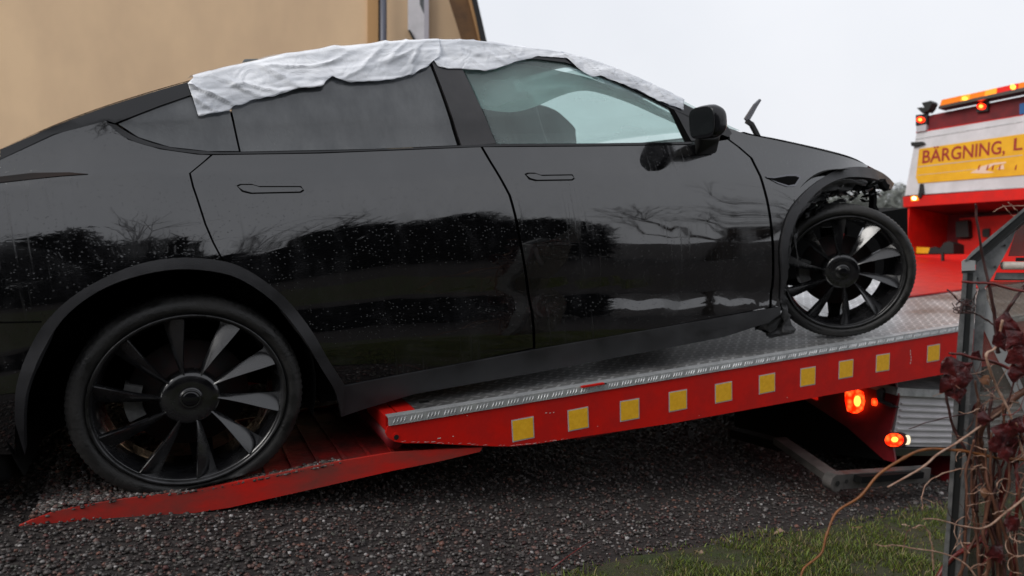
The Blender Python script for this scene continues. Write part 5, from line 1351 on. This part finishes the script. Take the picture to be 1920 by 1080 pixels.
# water drops hanging from the stems
V = []; Fc = []
for k in range(46):
    x = random.uniform(1775, 1920); y = random.uniform(560, 1060); c = P(x, y, 1.79+random.random()*.05); r = random.uniform(.0012, .0022); n = len(V)
    V += [c+Vector(v)*r for v in ICO]; Fc += [tuple(n+i for i in f) for f in ICF]
o = mk('water_drop', V, Fc, mat('water', (.9, .9, .9), .03, trans=1, ior=1.33), vine, world=True, smooth=True); o['kind'] = 'stuff'

# ================================================================== leaves and sticks on the ground
def ground_leaf(px, py, size, c, label):
    p = on_ground(px, py); V = []; Fc = []; a = random.uniform(0, 6); n = 10; V.append((p.x, p.y, p.z+.035))
    for k in range(n): t = 2*math.pi*k/n; r = size*(1+.25*math.sin(3*t))*(1 if k % 2 else .8); V.append((p.x+r*math.cos(t+a), p.y+.6*r*math.sin(t+a), p.z+.032+.008*math.sin(2*t)))
    for k in range(n): Fc.append((0, 1+k, 1+(k+1) % n))
    o = mk('fallen_leaf', V, Fc, c); tag(o, label, 'leaf', 'fallen leaves along the lawn'); return o
lfm = mat('pale fallen leaf', (.26, .17, .12), .5); lfm2 = mat('brown fallen leaf', (.16, .08, .04), .5)
ground_leaf(1464, 1013, .030, lfm, 'pale pinkish brown leaf lying on the line between gravel and grass')
ground_leaf(1602, 1004, .026, lfm2, 'flat brown leaf lying in the grass below the end of the truck bar')
ground_leaf(1490, 1040, .018, lfm2, 'small dark brown leaf in the grass under the arching orange runner')
ground_leaf(1310, 1052, .016, lfm, 'tiny pale leaf in the grass at the lower edge of the lawn')
ground_leaf(1700, 1000, .022, lfm, 'pale leaf in the grass beside the foot of the greenhouse post')
V, Fc = tube([on_ground(x, y)+Vector((0, 0, .02)) for x, y in ((1035, 1078), (1060, 1058), (1085, 1040), (1108, 1025))], .0022, 6)
tag(mk('twig', V, Fc, vm[2], smooth=True), 'thin red brown twig lying on the gravel near the lawn corner', 'twig')
p = on_ground(608, 772); 
stone = rshape('stone', [(p.x+random.uniform(-.09, .09), p.y+random.uniform(-.05, .05), p.z+random.uniform(-.02, .055)) for _ in range(18)], .006, mat('pale stone', (.30, .27, .24), .7, col2=(.2, .18, .16), noise_amt=.8, noise_scale=30), None)
tag(stone, 'pale flat stone seen under the car behind the rear wheel', 'stone')

# ================================================================== trees: far row, and bare trees round the yard behind the photographer
bark = mat('wet tree bark', (.035, .028, .024), .8, col2=(.06, .05, .042), noise_amt=.8, noise_scale=8, bump=.5, bump_scale=20)
twig_m = mat('fine twigs', (.05, .04, .035), .8)
def bare_tree(x, y, h, label, group, seed, depth=5, trunk_r=.16):
    rs = random.Random(seed); z0 = ground_z(x, y)-.1
    t = empty('bare_tree', (x, y, z0)); tag(t, label, 'tree', group)
    TV, TF, BV, BF = [], [], [], []
    def add(V_, F_, pts, r0, r1, seg):
        V, Fc = tube(pts, [r0+(r1-r0)*i/(len(pts)-1) for i in range(len(pts))], seg); n = len(V_); V_ += V; F_ += [tuple(i+n for i in f) for f in Fc[:-2]]
    def grow(p, d, ln, r, lv):
        pts = [p]; dd = d
        for k in range(3):
            dd = (dd+Vector((rs.uniform(-.22, .22), rs.uniform(-.22, .22), rs.uniform(-.05, .15)))).normalized(); pts.append(pts[-1]+dd*ln/3)
        add(TV if lv == 0 else BV, TF if lv == 0 else BF, pts, r, r*.62, 6 if lv < 2 else 3)
        if lv >= depth: return
        for k in range(rs.choice((3, 3, 4)) if lv < 3 else 3):
            a = rs.uniform(0, 6.28); sp = rs.uniform(.35, .95); o_ = dd.orthogonal().normalized(); o_.rotate(Matrix.Rotation(a, 3, dd))
            st = pts[rs.choice((1, 2, 3, 3))] if lv else pts[rs.choice((2, 3, 3))]
            grow(st, (dd*math.cos(sp)+o_*math.sin(sp)+Vector((0, 0, .12))).normalized(), ln*rs.uniform(.62, .82), r*.55, lv+1)
    grow(Vector((0, 0, 0)), Vector((rs.uniform(-.1, .1), rs.uniform(-.1, .1), 1)), h*.32, trunk_r, 0)
    mk('trunk', TV, TF, bark, t, smooth=True); b = mk('branch', BV, BF, twig_m, t); b['kind'] = 'stuff'
for i, (x, y, h) in enumerate(((-9, -6, 7.5), (-5.2, -7.5, 8.5), (-2.2, -6.2, 6.2), (1.5, -6.4, 7.5), (4.6, -6.1, 7), (8.5, -6.4, 8), (-13, -2, 8), (13, -2.5, 7.5))):
    bare_tree(x, y, h, ['thick ', 'slim '][i % 2]+['far left', 'left', 'left of centre', 'centre', 'right of centre', 'right', 'outermost left', 'outermost right'][i]+' bare winter tree in the yard behind the photographer', 'bare trees behind the photographer', i+3)
DT = ['leftmost', 'second from left', 'middle', 'second from right', 'rightmost']
for i in range(5):
    x = 46+i*3.4+random.uniform(-1, 1); y = 104+random.uniform(-6, 6)
    bare_tree(x, y, random.uniform(5.6, 7.6), DT[i]+' hazy bare tree on the horizon between the car bonnet and the truck', 'distant trees beyond the truck', 40+i, depth=4, trunk_r=.12)
fv = []; ff = []
frng = np.random.default_rng(11)
for k in range(26000):
    x = frng.uniform(12, 44); y = 47+frng.uniform(-3, 3); hh_ = 3.0+.9*noise.noise(Vector((x*.35, 0, 2)))+.5*noise.noise(Vector((x*1.4, 0, 5)))
    z = ground_z(x, y)+frng.uniform(0, 1)**.85*hh_; n = len(fv); a = frng.normal(0, 1, 3)*.14; b = frng.normal(0, 1, 3)*.14
    fv += [(x, y, z), (x+a[0], y+a[1], z+a[2]), (x+b[0], y+b[1], z+b[2])]; ff.append((n, n+1, n+2))
tag(mk('scrub', fv, ff, mat('grey winter scrub', (.15, .16, .145), .9)), 'pale grey green winter scrub beyond the yard between the car and the truck', 'scrub', kind='stuff')
# dark foliage added unseen behind the photographer, shaped to darken the door reflections
hv = []; hf = []
hrng = np.random.default_rng(5)
for k in range(60000):
    x = hrng.uniform(-13, 13); y = -5.2+hrng.uniform(-.5, .5); hh_ = (1.4+3.0/(1+math.exp(-(x+1.4)*2.2)))+.35*math.sin(x*.9)+.3*math.sin(x*2.3+1)+.9*noise.noise(Vector((x*1.3, 4, 0)))+.5*noise.noise(Vector((x*4, 9, 0))); z = hrng.uniform(0, 1)**.7*hh_+ground_z(x, y)
    a = hrng.normal(0, 1, 3)*.11; b = hrng.normal(0, 1, 3)*.11; n = len(hv); hv += [(x, y, z), (x+a[0], y+a[1], z+a[2]), (x+b[0], y+b[1], z+b[2])]; hf.append((n, n+1, n+2))
reflection_hedge = empty('reflection_hedge', (0, -5.2, 0)); tag(reflection_hedge, 'dark foliage added unseen behind the photographer to darken the car door reflections', 'reflection_hedge')
o = mk('foliage', hv, hf, mat('dark hedge leaves', (.005, .006, .004), .8, spec=.2), reflection_hedge, world=True); o['kind'] = 'stuff'
rbox('reflection_core', (-6.6, 0, .55), (12.8, .7, 1.3), inner_black, reflection_hedge, 0); rbox('reflection_core', (6.5, 0, .9), (13, .5, 3.2), inner_black, reflection_hedge, 0)
